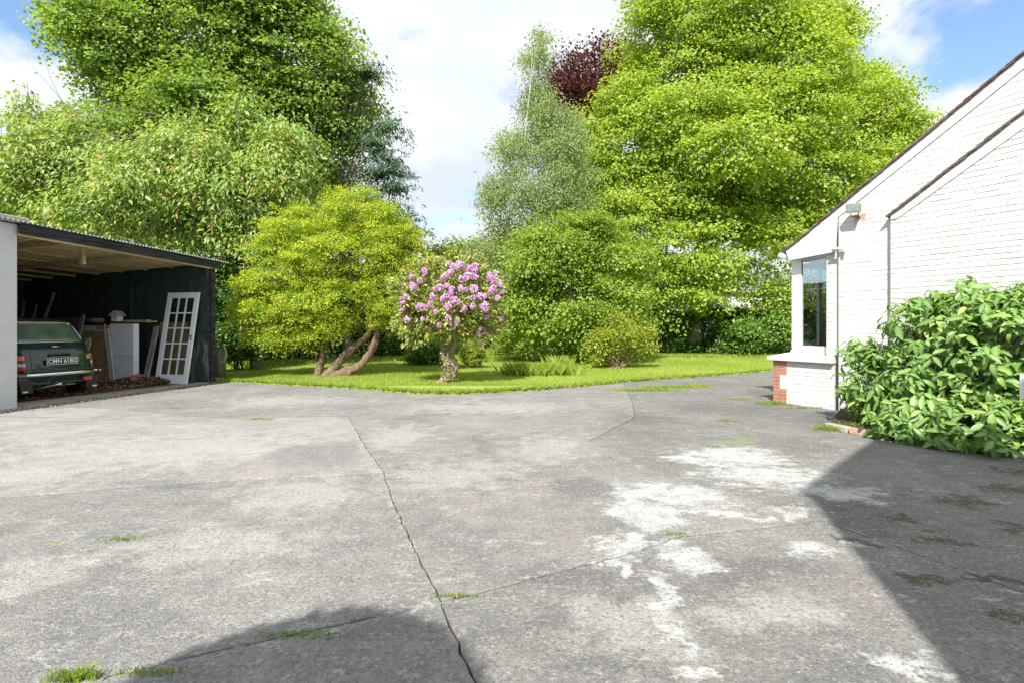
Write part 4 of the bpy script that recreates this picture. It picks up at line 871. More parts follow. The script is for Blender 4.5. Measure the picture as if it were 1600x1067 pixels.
# pipe ring on the outside post
m2 = MB(); m2.tube([AT(347 + 7 * math.cos(t_), 553 + 13 * math.sin(t_), 13.6) for t_ in [i * math.pi / 8 - 1.2 for i in range(9)]], .015, 6); tag(obj('hose', m2, simple('hose', (.45, .42, .2), .5)), 'short loop of yellowish hose hanging outside the car port', 'hose')
m2 = MB(); m2.tube([AT(343, 600, 13.9) * [1, 1, 0], AT(343, 545, 13.9)], .16, 10); tag(obj('stump', m2, bark, None, True), 'mossy stump against the outside of the end wall', 'stump')

# ================================================================== CAR
body_m = NT('car_green'); v = body_m.tc(); cc_ = body_m.ramp(body_m.noise(v, 3, 4), [(.3, (.004, .018, .015)), (.7, (.009, .030, .025))])
cc_ = body_m.mix(body_m.ramp(body_m.noise(v, 26, 8, .8), [(.56, 0.0), (.74, .30)]), cc_, (.22, .23, .18))
M['car'] = body_m.done(body_m.principled(cc_, .22, 0, None, .5, .6))
M['chrome'] = simple('chrome', (.75, .77, .8), .14, 1.0, .1, 10, 0)
M['tyre'] = simple('tyre', (.02, .02, .02), .85, 0, .3, 10, .3)
M['plastic'] = simple('black_plastic', (.025, .025, .027), .6, 0, .3, 6, .1)
M['amber'] = simple('amber_lens', (.85, .20, .03), .2, 0, .15, 12, 0, coat=.5); M['red'] = simple('red_lens', (.55, .04, .03), .2, 0, .15, 12, 0, coat=.5)
M['clear'] = simple('clear_lens', (.6, .6, .6), .2, 0, .1, 12, 0, coat=.5); M['smoke'] = simple('smoke_lens', (.10, .09, .09), .3, 0, .1, 12, 0)
tgl = NT('car_glass'); M['car_glass'] = tgl.done(tgl.principled(tgl.ramp(tgl.noise(tgl.tc(), 3, 4), [(.3, (.05, .10, .065)), (.7, (.11, .18, .12))]), .12, 0, None, .6, .5))
KZ, KX, KY = 1.18, 1.10, 1.05
aR = np.array([.298, .954])                              # direction of the car's rear panel (left to right)
# plate centre
YC = 10.15; CP = AT(96, 565, YC)
car_rot = math.atan2(aR[1], aR[0])
car = thing('parked_car', 'small old dark green hatchless saloon car seen from behind in the car port', 'car', (CP[0], CP[1], 0), car_rot)
car['label'] = 'small vintage dark green car parked inside the car port'
ZS = [(.20, .60, .16, 2.85), (.27, .665, .07, 2.95), (.36, .69, .02, 3.0), (.5, .70, .0, 3.02), (.62, .705, .015, 3.0), (.76, .70, .075, 2.95), (.86, .685, .16, 2.6), (.93, .665, .24, 2.25), (.97, .645, .29, 2.15), (1.08, .61, .37, 2.02), (1.2, .57, .46, 1.88), (1.29, .525, .58, 1.72), (1.33, .47, .70, 1.6), (1.352, .36, .86, 1.4)]
def lv(z):
    for a, b in zip(ZS[:-1], ZS[1:]):
        if z <= b[0]:
            t = (z - a[0]) / (b[0] - a[0]); return [a[i] + (b[i] - a[i]) * t for i in range(1, 4)]
    return list(ZS[-1][1:])
NX = 5.5
def rear(x, z, off=0.0):
    W, yr, yf = lv(z); yc = (yr + yf) / 2; L_ = yc - yr; q_ = max(0.0, 1 - (abs(x) / W) ** NX); y = yc - L_ * q_ ** (1 / NX)
    return (x * KX, (y - off) * KY, z * KZ)
def rear_c(x, z, off=0.0):
    p = rear(x, z, off); e = abs(x) / lv(z)[0]; return (p[0] + (off * .8 * (e > .93) * (1 if x > 0 else -1)), p[1], p[2])
mb = MB(); NA = 72; rings = []
Zs = []
for a, b in zip(ZS[:-1], ZS[1:]): Zs += [a[0] + (b[0] - a[0]) * i / 3 for i in range(3)]
Zs.append(ZS[-1][0])
for z in Zs:
    W, yr, yf = lv(z); yc = (yr + yf) / 2; L_ = (yf - yr) / 2
    ring = []
    for k in range(NA):
        t = 2 * math.pi * k / NA; c_, s_ = math.cos(t), math.sin(t)
        ring.append((W * math.copysign(abs(c_) ** (2 / NX), c_) * KX, (yc + L_ * math.copysign(abs(s_) ** (2 / NX), s_)) * KY, z * KZ))
    rings.append(ring)
vv = [p for r in rings for p in r]; fs = [(i * NA + k, i * NA + (k + 1) % NA, (i + 1) * NA + (k + 1) % NA, (i + 1) * NA + k) for i in range(len(rings) - 1) for k in range(NA)]
top = len(vv); vv += [(.0, 1.15 * KY, 1.365 * KZ)]; fs += [((len(rings) - 1) * NA + k, (len(rings) - 1) * NA + (k + 1) % NA, top) for k in range(NA)]
fs.append(tuple(range(NA))[::-1])
mb.add(vv, fs); body = obj('body', mb, M['car'], car, True)
def patch(poly_fn, nx, nz, x0, x1, z0, z1, off, name, mat, parent, taper=None):
    mb = MB(); vv = []
    for j in range(nz + 1):
        for i in range(nx + 1):
            z = z0 + (z1 - z0) * j / nz; xa, xb = (x0, x1) if taper is None else (x0 + (taper[0] - x0) * j / nz, x1 + (taper[1] - x1) * j / nz)
            vv.append(rear_c(xa + (xb - xa) * i / nx, z, off))
    mb.add(vv, [(j * (nx + 1) + i, j * (nx + 1) + i + 1, (j + 1) * (nx + 1) + i + 1, (j + 1) * (nx + 1) + i) for j in range(nz) for i in range(nx)])
    o = obj(name, mb, mat, parent, True); sm = o.modifiers.new('t', 'SOLIDIFY'); sm.thickness = .006; sm.offset = 0; return o
# rear window with bright trim
win = patch(None, 20, 8, -.565, .565, .955, 1.26, .006, 'rear_window', M['car_glass'], car, (-.43, .43))
def outline(x0, x1, z0, z1, r, taper, n=10):
    P = []
    for i in range(n): P.append((x0 + r + (x1 - x0 - 2 * r) * i / n, z0))
    cs = [((x1 - r), z0 + r, -90), ((x1 - r) , z1 - r, 0), (x0 + r, z1 - r, 90), (x0 + r, z0 + r, 180)]
    P = []
    for (cx, cz, a0) in cs:
        for i in range(7): t = R(a0 + 90 * i / 6); P.append((cx + r * math.cos(t), cz + r * math.sin(t)))
    Q = []
    for i in range(len(P)):
        a, b = P[i], P[(i + 1) % len(P)]; m_ = max(1, int(math.hypot(a[0] - b[0], a[1] - b[1]) / .05))
        for j in range(m_): Q.append((a[0] + (b[0] - a[0]) * j / m_, a[1] + (b[1] - a[1]) * j / m_))
    out = []
    xm = (x0 + x1) / 2
    for x, z in Q: f = 1 - taper * (z - z0) / (z1 - z0); out.append((xm + (x - xm) * f, z))
    return out + [out[0]]
ol = outline(-.585, .585, .945, 1.272, .05, .22); obj('window_trim', MB().tube([rear(x, z, .010) for x, z in ol], .0085, 6, False), M['chrome'], win, True)
# boot lid seam, handle, badge
bl = outline(-.45, .45, .46, .90, .09, .10); lid = obj('boot_lid', MB().tube([rear(x, z, .001) for x, z in bl], .005, 5, False), M['plastic'], car, True)
obj('handle', MB().tube([rear(-.07, .865, .02), rear(0, .87, .03), rear(.07, .865, .02)], .012, 8), M['chrome'], lid, True)
mb = MB(); p_ = [rear(-.17, .735, .012), rear(-.1, .752, .03), rear(.1, .752, .03), rear(.17, .735, .012)]; mb.tube(p_, .022, 8); obj('plate_lamp', mb, M['car'], lid, True)
# number plate
pz0, pz1 = .575, .69; pw_ = .275
Ap = Vector(rear(0, pz0, .03)); Bp = Vector(rear(0, pz1, .03)); Ap.y = Bp.y = min(Ap.y, Bp.y) - .01
mb = MB(); mb.box(-pw_, pw_, Ap.y - .008, Ap.y + .012, Ap.z, Bp.z); plate = obj('number_plate', mb, M['plastic'], car, bevel=.004)
wp = simple('plate_white', (.85, .85, .82), .4, 0, .03, 5, 0)
mb = MB(); t_ = .007; y_a, y_b = Ap.y - .012, Ap.y - .0085
for (x0, x1, z0, z1) in ((-pw_ + .005, pw_ - .005, Ap.z + .004, Ap.z + .004 + t_), (-pw_ + .005, pw_ - .005, Bp.z - .004 - t_, Bp.z - .004), (-pw_ + .005, -pw_ + .005 + t_, Ap.z + .011, Bp.z - .011), (pw_ - .005 - t_, pw_ - .005, Ap.z + .011, Bp.z - .011)): mb.box(x0, x1, y_a, y_b, z0, z1)
obj('plate_border', mb, wp, plate)
fc = bpy.data.curves.new('plate_text', 'FONT'); fc.body = 'CMN 618G'; fc.align_x = 'CENTER'; fc.align_y = 'CENTER'; fc.size = .125; fc.extrude = .001; fc.offset = .0012; fc.materials.append(wp)
ft = bpy.data.objects.new('plate_text', fc); col.objects.link(ft); ft.parent = plate; ft.location = (0, Ap.y - .0105, (Ap.z + Bp.z) / 2); ft.rotation_euler = (R(90), 0, 0); ft.scale = (.84, .92, 1)
bpy.context.view_layer.update(); tm_ = bpy.data.meshes.new_from_object(ft); t2_ = bpy.data.objects.new('plate_text', tm_); col.objects.link(t2_); t2_.parent = plate; t2_.location = ft.location; t2_.rotation_euler = ft.rotation_euler; t2_.scale = ft.scale; bpy.data.objects.remove(ft); t2_.name = 'plate_text'
# lamps
for s_ in (-1, 1):
    def cell(z0, z1, m, nm, par, e=.0):
        xi, xo = .515, .655
        return patch(None, 6, 3, s_ * xi if s_ > 0 else -xo, s_ * xo if s_ > 0 else -xi, z0, z1, .022 + e, nm, m, par)
    lamp = cell(.495, .745, M['chrome'], 'tail_lamp', car, -.008)
    cell(.665, .735, M['amber'], 'amber_lens', lamp); cell(.615, .663, M['smoke'], 'smoked_lens', lamp); cell(.565, .613, M['clear'], 'reversing_lens', lamp); cell(.505, .563, M['red'], 'red_lens', lamp)
# bumper
bp_ = [rear_c(x, .425, .06) for x in [-.66, -.6] + [i * .1 for i in range(-5, 6)] + [.6, .66]]
W_e = .705 * KX; bp_ = [(-W_e, .16, .425 * KZ), (-W_e - .003, .08, .425 * KZ)] + bp_[0:] + [(W_e + .003, .08, .425 * KZ), (W_e, .16, .425 * KZ)]
mb = MB(); 
for k_ in range(len(bp_) - 1):
    p, q_ = Vector(bp_[k_]), Vector(bp_[k_ + 1]); mb.beam(p - (q_ - p) * .03, q_ + (q_ - p) * .03, .012, .055, (0, 0, 1))
mb2 = MB(); prof = [(-.03, 0), (-.022, -.012), (0, -.018), (.022, -.012), (.03, 0)]
vv = []
for (x, y, z) in bp_:
    c_ = Vector((x, y - .9, 0)).normalized() if abs(x) > .6 else Vector((0, -1, 0))
    for (dz, dn) in prof: vv.append((x - c_.x * dn * .0, y + dn, z + dz))
npf = len(prof); fs = [(i * npf + j, (i + 1) * npf + j, (i + 1) * npf + j + 1, i * npf + j + 1) for i in range(len(bp_) - 1) for j in range(npf - 1)]
mb2.add(vv, fs); o = obj('bumper', mb2, M['chrome'], car, True); sm = o.modifiers.new('t', 'SOLIDIFY'); sm.thickness = .006
# valance, exhaust, mud flaps, fog lamp
obj('valance', MB().box(-.60 * KX, .60 * KX, .06, .10, .25 * KZ, .40 * KZ), M['car'], car, bevel=.02)
ex = MB(); ex.tube([(-.45, .5, .24), (-.38, .3, .22), (-.25, .12, .245), (-.1, -.02, .29), (-.02, -.1, .31)], .022, 8); ex.tube([(-.02, -.08, .31), (-.01, -.13, .312)], .034, 14, False); obj('exhaust', ex, M['chrome'], car, True)
exi = MB(); exi.tube([(-.012, -.122, .312), (-.011, -.126, .312)], .026, 12); obj('exhaust_mouth', exi, M['plastic'], car)
obj('towing_bar', MB().tube([(.02, .1, .26), (.3, .1, .27)], .02, 8), M['metal'], car)
for s_ in (-1, 1):
    f_ = obj('mud_flap', MB().box(s_ * .56 - .10, s_ * .56 + .12 if s_ > 0 else s_ * .56 + .10, -.01, .01, .16, .40, Matrix.Rotation(R(-6), 4, 'X')), M['plastic'], car, bevel=.01)
    obj('flap_badge', MB().box(s_ * .60 - .05, s_ * .60 + .03, -.005, .0, .19, .215, Matrix.Translation((0, -.03, 0))), wp, f_)
obj('fog_lamp', MB().box(.36, .52, -.08, -.02, .33, .405), M['red'], car, bevel=.012)
ye = simple('yellow_sticker', (.7, .6, .15), .5, 0, .1, 9, 0)
mb = MB()
for k_ in range(5):
    t_ = k_ * 2 * math.pi / 5; cx_e, cz_e = .47 + .018 * math.cos(t_), .70 + .02 * math.sin(t_); y_ = rear(.47, .70, .02)[1]
    mb.tube([(cx_e * KX, y_, cz_e * KZ), (cx_e * KX, y_ - .004, cz_e * KZ)], .011, 8)
y_ = rear(.47, .70, .02)[1]; mb.box(.465 * KX - .03, .465 * KX + .035, y_ - .003, y_, .655 * KZ, .668 * KZ); obj('sticker', mb, ye, car)
for s_ in (-1, 1):
    for yy in (.62, 2.5):
        x0 = s_ * .60 * KX; w_ = obj('wheel', MB().tube([(x0 - .08, yy, .27), (x0 - .07, yy, .27), (x0 + .07, yy, .27), (x0 + .08, yy, .27)], [.25, .275, .275, .25], 28), M['tyre'], car, True)
        obj('rim', MB().tube([(x0 + s_ * .081, yy, .27), (x0 + s_ * .086, yy, .27)], [.17, .15], 20), M['metal'], w_)
    mr = obj('mirror', MB().tube([(s_ * .70 * KX, 2.0, 1.05 * KZ), (s_ * .80 * KX, 2.0, 1.06 * KZ)], .03, 8), M['chrome'], car)
# ================================================================== HOUSE
O = np.array(G(1208.5, 627.5)); U = norm(np.array([.482, -.876])); Vv = np.array([-U[1], U[0]])
HROT = math.atan2(U[1], U[0])
def hu(px, v=0.0):
    t = (px - 800) / F; return float((t * (O[1] + v * Vv[1]) - O[0] - v * Vv[0]) / (U[0] - t * U[1]))
def hp(px, py, v=0.0):
    u = hu(px, v); Y = O[1] + u * U[1] + v * Vv[1]; return (u, CAM_H + (HOR - py) / F * Y)
house = thing('house', 'white painted brick house with steep tiled gable on the right', 'house', (O[0], O[1], 0), HROT)
t = NT('painted_brick'); v = t.tc()
pc = t.ramp(t.noise(v, 3, 6, .6), [(.3, (.55, .548, .54)), (.6, (.62, .618, .61))])
pc = t.mix(t.ramp(t.noise(v, 24, 6, .8), [(.64, 0.0), (.8, .35)]), pc, (.5, .48, .44))
sx = t.n('ShaderNodeSeparateXYZ'); t.set(sx.inputs[0], v)
M['paint'] = t.done(t.principled(pc, .6, 0, t.bump(t.noise(v, 55, 4, .7), .35, .006), .35))
t = NT('painted_mortar'); v = t.tc(); pc = t.ramp(t.noise(v, 6, 6, .7), [(.35, (.50, .498, .49)), (.6, (.58, .577, .57))]); M['mortar'] = t.done(t.principled(pc, .8, 0, t.bump(t.noise(v, 60, 3), .3, .005), .2))
M['upvc'] = simple('white_plastic_frame', (.82, .83, .84), .3, 0, .02, 3, 0, .5)
M['board_white'] = simple('white_board', (.62, .62, .61), .5, 0, .05, 3, .05, .4)
M['tile'] = simple('clay_tile', (.17, .10, .085), .85, 0, .45, 9, .4, .2, dirt=(.12, .12, .10))
M['tile2'] = simple('grey_tile', (.20, .175, .165), .85, 0, .4, 9, .4, .2, dirt=(.12, .12, .10))
M['brickred'] = simple('bare_brick', (.42, .20, .135), .85, 0, .3, 10, .4, .2); M['lime_mortar'] = simple('bare_mortar', (.55, .45, .36), .9, 0, .2, 12, .4, .1)
M['sill'] = simple('stone_sill', (.60, .60, .57), .8, 0, .12, 6, .2, .3)
V1, V2, VB = 0.0 - .07, -.16, -.086          # planes: main gable wall, extension wall, barge board
zl, zs = hp(1225, 391.5, VB), hp(1600, 81, VB)
ms = (zs[1] - zl[1]) / (zs[0] - zl[0]);
def ztop(u): return zl[1] + ms * (u - zl[0])
UR = 7.0; ZR = ztop(UR); uE = zl[0]
u1310 = hu(1310, V1); u1391 = hu(1391, V2)
l2a, l2b = hp(1389, 335, VB - .088), hp(1600, 172, VB - .088)
m2s = (l2b[1] - l2a[1]) / (l2b[0] - l2a[0])
def ztop2(u): return l2a[1] + m2s * (u - l2a[0])

# ---- brick skins: mortar backing plus individual bricks
BL, BH, GAP, CH = .255, .068, .009, .0765
def hexbox(mb, x0, x1, y0, y1, z0, z1): mb.box(x0, x1, y0, y1, z0, z1)
brick_meshes = {}
def brick_mesh(w, h, d):
    k = (round(w, 3), round(h, 3), round(d, 3))
    if k not in brick_meshes:
        mb = MB(); e = .004
        mb.add([(0, 0, 0), (w, 0, 0), (w, 0, h), (0, 0, h), (e, -d, e), (w - e, -d, e), (w - e, -d, h - e), (e, -d, h - e)], [(4, 5, 6, 7), (0, 1, 5, 4), (1, 2, 6, 5), (2, 3, 7, 6), (3, 0, 4, 7)])
        me = mb.mesh('brick'); me.materials.append(M['paint']); brick_meshes[k] = me
    return brick_meshes[k]
layout = []
def courses(u0, u1, vface, zmax_fn, zstart=0.0, zcap=9.0):
    r = 0; z = zstart
    while z < zcap:
        # English garden wall bond: three stretcher courses, one header course
        hdr = (r % 4 == 3); L_ = BL / 2 if hdr else BL; off = (BL / 4 if hdr else (0 if r % 2 == 0 else BL / 2))
        u = u0 - off
        while u < u1:
            a, b = max(u, u0), min(u + L_ - GAP, u1)
            if b - a > .03:
                zt = min(zmax_fn(a), zmax_fn(b))
                if z + BH < zt + .12: layout.append((a, b - a, vface + rng.normal() * .0012, z + rng.normal() * .0008))
            u += L_
        z += CH; r += 1
obj('wall', MB().prism([(u1310, 0), (UR * 2 - uE - .3, 0), (UR * 2 - uE - .3, ztop(.3)), (UR, ZR - .08), (u1310, ztop(u1310) - .08)], lambda p, s: (p[0], V1 + .004 + .25 * s, p[1])), M['mortar'], house)
UX = hu(1640, V2)
obj('wall', MB().prism([(u1391, 0), (UX + .6, 0), (UX + .6, ztop2(UX + .6) - .06), (u1391, ztop2(u1391) - .06)], lambda p, s: (p[0], V2 + .006 + (.084) * s, p[1])), M['mortar'], house)
courses(u1310, u1391 + .02, V1, lambda u: ztop(u) - .12)
n_main = len(layout)
courses(u1391, UX, V2, lambda u: ztop2(u) - .1)
n_ext = len(layout)
uw0, uw1, uw2 = hu(1237, .12), hu(1291, .0), hu(1303, 0.0)
zsill = hp(1208.5, 562, 0)[1]
qn = int(round(zsill / (zsill / 12)))
courses(.27, uw2, 0.0, lambda u: zsill + .02, 0, zsill - .06)
courses(uw1, uw2, 0.0, lambda u: ztop(u) - .3, zsill + .09, 2.7)
# gable above extension
courses(u1391 + .02, UX, V1, lambda u: ztop(u) - .12, 0.0) if False else None
up = []
z = 0
r = 0
while z < 6.2:
    hdr = (r % 4 == 3); L_ = BL / 2 if hdr else BL; off = (BL / 4 if hdr else (0 if r % 2 == 0 else BL / 2)); u = u1310 - off
    while u < UX + .5:
        a, b = max(u, u1391 + .02), u + L_ - GAP
        if b - a > .03 and z + BH < min(ztop(a), ztop(b)) and z > ztop2(b) - .35: layout.append((a, b - a, V1 + rng.normal() * .0012, z))
        u += L_
    z += CH; r += 1
# nearest (largest in view) bricks as separate parts, the others as one joined skin
def cam_d2(b):
    x = O[0] + b[0] * U[0] + b[2] * Vv[0]; y = O[1] + b[0] * U[1] + b[2] * Vv[1]; return x * x + y * y + (b[3] - 1.4) ** 2 + (1000 if (x / y) > 1.0 else 0) + (500 if b[3] < 1.75 and b[0] > u1391 + .1 else 0) + (500 if (b[3] - 1.4) / y * 800 > 520 else 0)
layout.sort(key=cam_d2)
for (u, w, vf, z) in layout[:290]:
    o = bpy.data.objects.new('brick', brick_mesh(w, BH, .005)); col.objects.link(o); o.parent = house; o.location = (u, vf + .006, z)
mb = MB()
for (u, w, vf, z) in layout[290:]:
    e = .004; d = .005; h = BH; x, y = u, vf + .006
    mb.add([(x, y, z), (x + w, y, z), (x + w, y, z + h), (x, y, z + h), (x + e, y - d, z + e), (x + w - e, y - d, z + e), (x + w - e, y - d, z + h - e), (x + e, y - d, z + h - e)], [(4, 5, 6, 7), (0, 1, 5, 4), (1, 2, 6, 5), (2, 3, 7, 6), (3, 0, 4, 7)])
tag(obj('brickwork', mb, M['paint'], house), kind='stuff')
# ---- bay base: red quoin bricks left bare, white bricks beside
obj('bay_base', MB().box(.012, uw2, .006, .4, 0, zsill), M['mortar'], house)
obj('quoin_mortar', MB().box(.004, .262, .002, .3, 0, zsill - .002), M['lime_mortar'], house)
nb = 12; ch = zsill / nb
qm = {}
for i in range(nb):
    wide = (i in (0, 1, 2, 3)) or i >= nb - 4
    w = .262 if wide else .135
    if i in (9, 8): w = .262
    obj('quoin_brick', MB().box(-.004, w - .006, -.006, .1, i * ch + .006, (i + 1) * ch - .005), M['brickred'], house, bevel=.004)
for i in range(4, nb - 4):
    obj('brick', MB().box(.138, .268, -.007, .02, i * ch + .003, (i + 1) * ch - .002), M['paint'], house)
obj('side_wall', MB().box(.006, .25, .4, 8, 0, zsill), M['paint'], house)
# plinth weathering strip
# ---- sill (sloping top, returned round the corner)
zt0, zt1 = zsill + .065, zsill + .155
mb = MB(); a0, a1, b0, b1 = -.085, uw2 + .02, -.085, 3.2
mb.add([(a0, b0, zsill), (a1, b0, zsill), (a1, .3, zsill), (.4, .3, zsill), (.4, b1, zsill), (a0, b1, zsill),
        (a0, b0, zt0), (a1, b0, zt0), (a1, .14, zt1), (uw0 - .03, .14, zt1), (uw0 - .03, b1, zt1), (a0, b1, zt0), (a1, .3, zt1), (.4, .3, zt1), (.4, b1, zt1)],
       [(0, 1, 7, 6), (6, 7, 8, 9), (6, 9, 10, 11), (0, 6, 11, 5), (1, 2, 12, 8, 7), (0, 5, 4, 3, 2, 1), (8, 12, 13, 9), (9, 13, 14, 10), (2, 3, 13, 12), (3, 4, 14, 13), (5, 11, 10, 14, 4)])
obj('sill', mb, M['sill'], house, bevel=.006)
# ---- window
zw0, zw1 = zt1 - .01, hp(1240, 401, .12)[1]
win = obj('window', MB().box(uw0 - .02, uw1 + .05, .115, .185, zw0, zw0 + .05), M['upvc'], house, bevel=.003)
fwid = hu(1252, .12) - uw0
obj('frame', MB().box(uw0, uw0 + fwid, .12, .18, zw0 + .05, zw1), M['upvc'], win, bevel=.004)
obj('frame', MB().box(uw0 + fwid, uw1 + .05, .121, .179, zw0 + .05, zw0 + .13), M['upvc'], win, bevel=.004)
obj('frame', MB().box(uw0 + fwid, uw1 + .05, .121, .179, zw1 - .09, zw1), M['upvc'], win, bevel=.004)
obj('frame', MB().box(uw1 + .01, uw1 + .08, .122, .178, zw0 + .13, zw1 - .09), M['upvc'], win)
tg = NT('window_glass'); gl = tg.n('ShaderNodeBsdfGlossy'); gl.inputs['Roughness'].default_value = .01; gl.inputs['Color'].default_value = (.9, .95, .95, 1)
tp = tg.n('ShaderNodeBsdfTransparent'); tp.inputs[0].default_value = (.93, .96, .95, 1); fr = tg.n('ShaderNodeLayerWeight')
mx = tg.n('ShaderNodeMixShader'); tg.set(mx.inputs[0], tg.math('ADD', tg.math('MULTIPLY', tg.math('POWER', fr.outputs['Facing'], 4.0), .8), .25)); tg.t.links.new(tp.outputs[0], mx.inputs[1]); tg.t.links.new(gl.outputs[0], mx.inputs[2]); M['wglass'] = tg.done(mx.outputs[0])
obj('pane', MB().box(uw0 + fwid - .01, uw1 + .05, .148, .154, zw0 + .12, zw1 - .08), M['wglass'], win)
# front (garden side) window of the bay and room behind
win2 = obj('window', MB().box(uw0 + .005, uw0 + .06, .19, 3.0, zw0 + .05, zw0 + .13), M['upvc'], house)
for v_ in (.9, 1.7, 2.5): obj('frame', MB().box(uw0 + .005, uw0 + .06, v_, v_ + .07, zw0 + .13, zw1 - .08), M['upvc'], win2)
obj('frame', MB().box(uw0 + .005, uw0 + .06, .19, 3.0, zw1 - .08, zw1), M['upvc'], win2)
obj('pane', MB().box(uw0 + .03, uw0 + .036, .18, 3.0, zw0 + .12, zw1 - .08), M['wglass'], win2)
M['room'] = simple('room_wall', (.6, .62, .6), .9, 0, .1, 2, 0); M['room_floor'] = simple('room_floor', (.12, .09, .07), .6, 0, .2, 3, 0)
obj('room_wall', MB().box(5.0, 5.1, .3, 6, 0, 2.7), M['room'], house); obj('room_wall', MB().box(.3, 5, 5.9, 6.0, 0, 2.7), M['room'], house)
obj('room_floor', MB().box(.3, 5, .35, 5.9, .1, .12), M['room_floor'], house); obj('ceiling', MB().box(.27, 5, .2, 6, 2.52, 2.56), M['room'], house)
obj('table', MB().box(.6, 1.6, 1.0, 2.2, .75, .80), M['room_floor'], house)
obj('pilaster', MB().box(uw1, uw2 + .1, .006, .20, zsill + .14, zw1 + .2), M['mortar'], house)
obj('lintel', MB().box(uE + .12, uw2 + .05, .02, .3, zw1, zw1 + .22), M['board_white'], house)
obj('front_wall', MB().box(.26, .5, 3.0, 8, 0, 2.75), M['paint'], house)
# ---- barge board (white), with boxed eaves end
bl = [hp(1308, 341, VB), hp(1600, 107, VB)]; mb_ = (bl[1][1] - bl[0][1]) / (bl[1][0] - bl[0][0])
e0, e1 = hp(1232.5, 407.5, VB), hp(1305, 394, VB)
T0 = .035
poly = [(e0[0], e0[1]), (e1[0], e1[1]), (bl[0][0], bl[0][1]), (UR, bl[0][1] + mb_ * (UR - bl[0][0])), (UR, ZR - T0), (uE + .03, ztop(uE + .03) - T0)]
obj('barge_board', MB().prism(poly, lambda p, s: (p[0], VB + .034 * s if p[0] > .95 else VB + .12 * s, p[1])), M['board_white'], house, bevel=.004)
bl2 = [hp(1402, 342, VB - .088), hp(1600, 200, VB - .088)]; mb2_ = (bl2[1][1] - bl2[0][1]) / (bl2[1][0] - bl2[0][0])
poly = [(l2a[0] + .02, bl2[0][1] - .0), (bl2[0][0], bl2[0][1]), (UX + .6, bl2[0][1] + mb2_ * (UX + .6 - bl2[0][0])), (UX + .6, ztop2(UX + .6) - T0), (l2a[0] + .02, ztop2(l2a[0] + .02) - T0)]
obj('barge_board', MB().prism(poly, lambda p, s: (p[0], VB - .088 + .034 * s, p[1])), M['board_white'], house, bevel=.004)
# ---- verge tiles, one by one, over a roof slab
def verge(u0, u1, zf, slope, v0, mat, tw=.17):
    sl = math.hypot(1, slope); L_ = (u1 - u0) * sl; n = int(L_ / .105); ang = math.atan(slope)
    rf = MB(); rf.prism([(u0 - .02, zf(u0 - .02) - .05), (u1, zf(u1) - .05), (u1, zf(u1) - .012), (u0 - .02, zf(u0 - .02) - .012)], lambda p, s: (p[0], v0 + .03 + (tw - .03) * s, p[1]))
    obj('verge_bed', rf, M['tile2'], house)
    for i in range(n):
        u = u0 - .04 + (u1 - u0) * i / n; M4 = Matrix.Translation((u, 0, zf(u))) @ Matrix.Rotation(-ang + R(4.5) + rng.normal() * .012, 4, 'Y')
        for (k, lo) in ((0, 0.0), (1, -.014)):
            obj('tile', MB().box(0, .26 if k == 0 else .2, v0 - .035 + rng.normal() * .004 + .006 * k, v0 + tw, -.012 + lo, .001 + lo, M4), mat if rng.random() < .65 else (M['tile2'] if mat is M['tile'] else M['tile']), house)
verge(uE, hu(1655, VB), ztop, ms, VB, M['tile'])
verge(l2a[0], hu(1650, VB - .088), ztop2, m2s, VB - .088, M['tile2'], .26)
rf = MB(); rf.prism([(uE - .03, ztop(uE) - .05), (UR, ZR - .05), (2 * UR - uE, ztop(uE) - .05), (2 * UR - uE, ztop(uE) - .02), (UR, ZR - .015), (uE - .03, ztop(uE) - .015)], lambda p, s: (p[0], VB + .18 + 8.5 * s, p[1])); obj('roof', rf, M['tile'], house)
# ---- gutter, bracket ledge, rainwater fittings
gz = ztop(uE) - .10
mb = MB(); mb.tube([(uE - .05, VB - .03, gz), (uE - .05, 8, gz)], .055, 12, True); obj('gutter', mb, M['upvc'], house, True)
mb = MB(); mb.tube([hq + (0,) for hq in []] or [(e1[0] - .02, VB - .05, e1[1] + .03), (e1[0] + .16, VB - .05, e1[1] + .045)], .028, 10); mb.tube([(e1[0] + .16, VB - .05, e1[1] + .05), (e1[0] + .17, VB - .05, e1[1] - .06)], [.035, .012], 8); obj('pipe_end', mb, M['sill'], house, True)
# ---- flood light with rust streaks
fl_t = thing('floodlight', 'grey square floodlight under the gable with rust streaks below', 'floodlight')
fu, fz = hp(1335, 325, V1 - .16)
fl_t.location = (O[0] + fu * U[0] + (V1 - .16) * Vv[0], O[1] + fu * U[1] + (V1 - .16) * Vv[1], fz); fl_t.rotation_euler = (0, 0, HROT)
alu = simple('cast_aluminium', (.33, .36, .36), .5, .3, .2, 12, .1)
TF = Matrix.Rotation(R(18), 4, 'X') @ Matrix.Rotation(R(6), 4, 'Y')
obj('housing', MB().add([TF @ Vector(p) for p in [(-.11, -.04, -.075), (.11, -.04, -.075), (.11, -.04, .075), (-.11, -.04, .075), (-.07, .07, -.05), (.07, .07, -.05), (.07, .07, .05), (-.07, .07, .05)]], [(0, 1, 2, 3), (7, 6, 5, 4), (0, 4, 5, 1), (1, 5, 6, 2), (2, 6, 7, 3), (3, 7, 4, 0)]), alu, fl_t, bevel=.008)
fg = obj('rim', MB().add([], []).box(-.105, .105, -.052, -.04, -.07, .07, TF), alu, fl_t, bevel=.004)
obj('glass', MB().box(-.09, .09, -.056, -.0525, -.055, .055, TF), simple('frosted_glass', (.42, .47, .46), .35, 0, .25, 15, 0), fl_t)
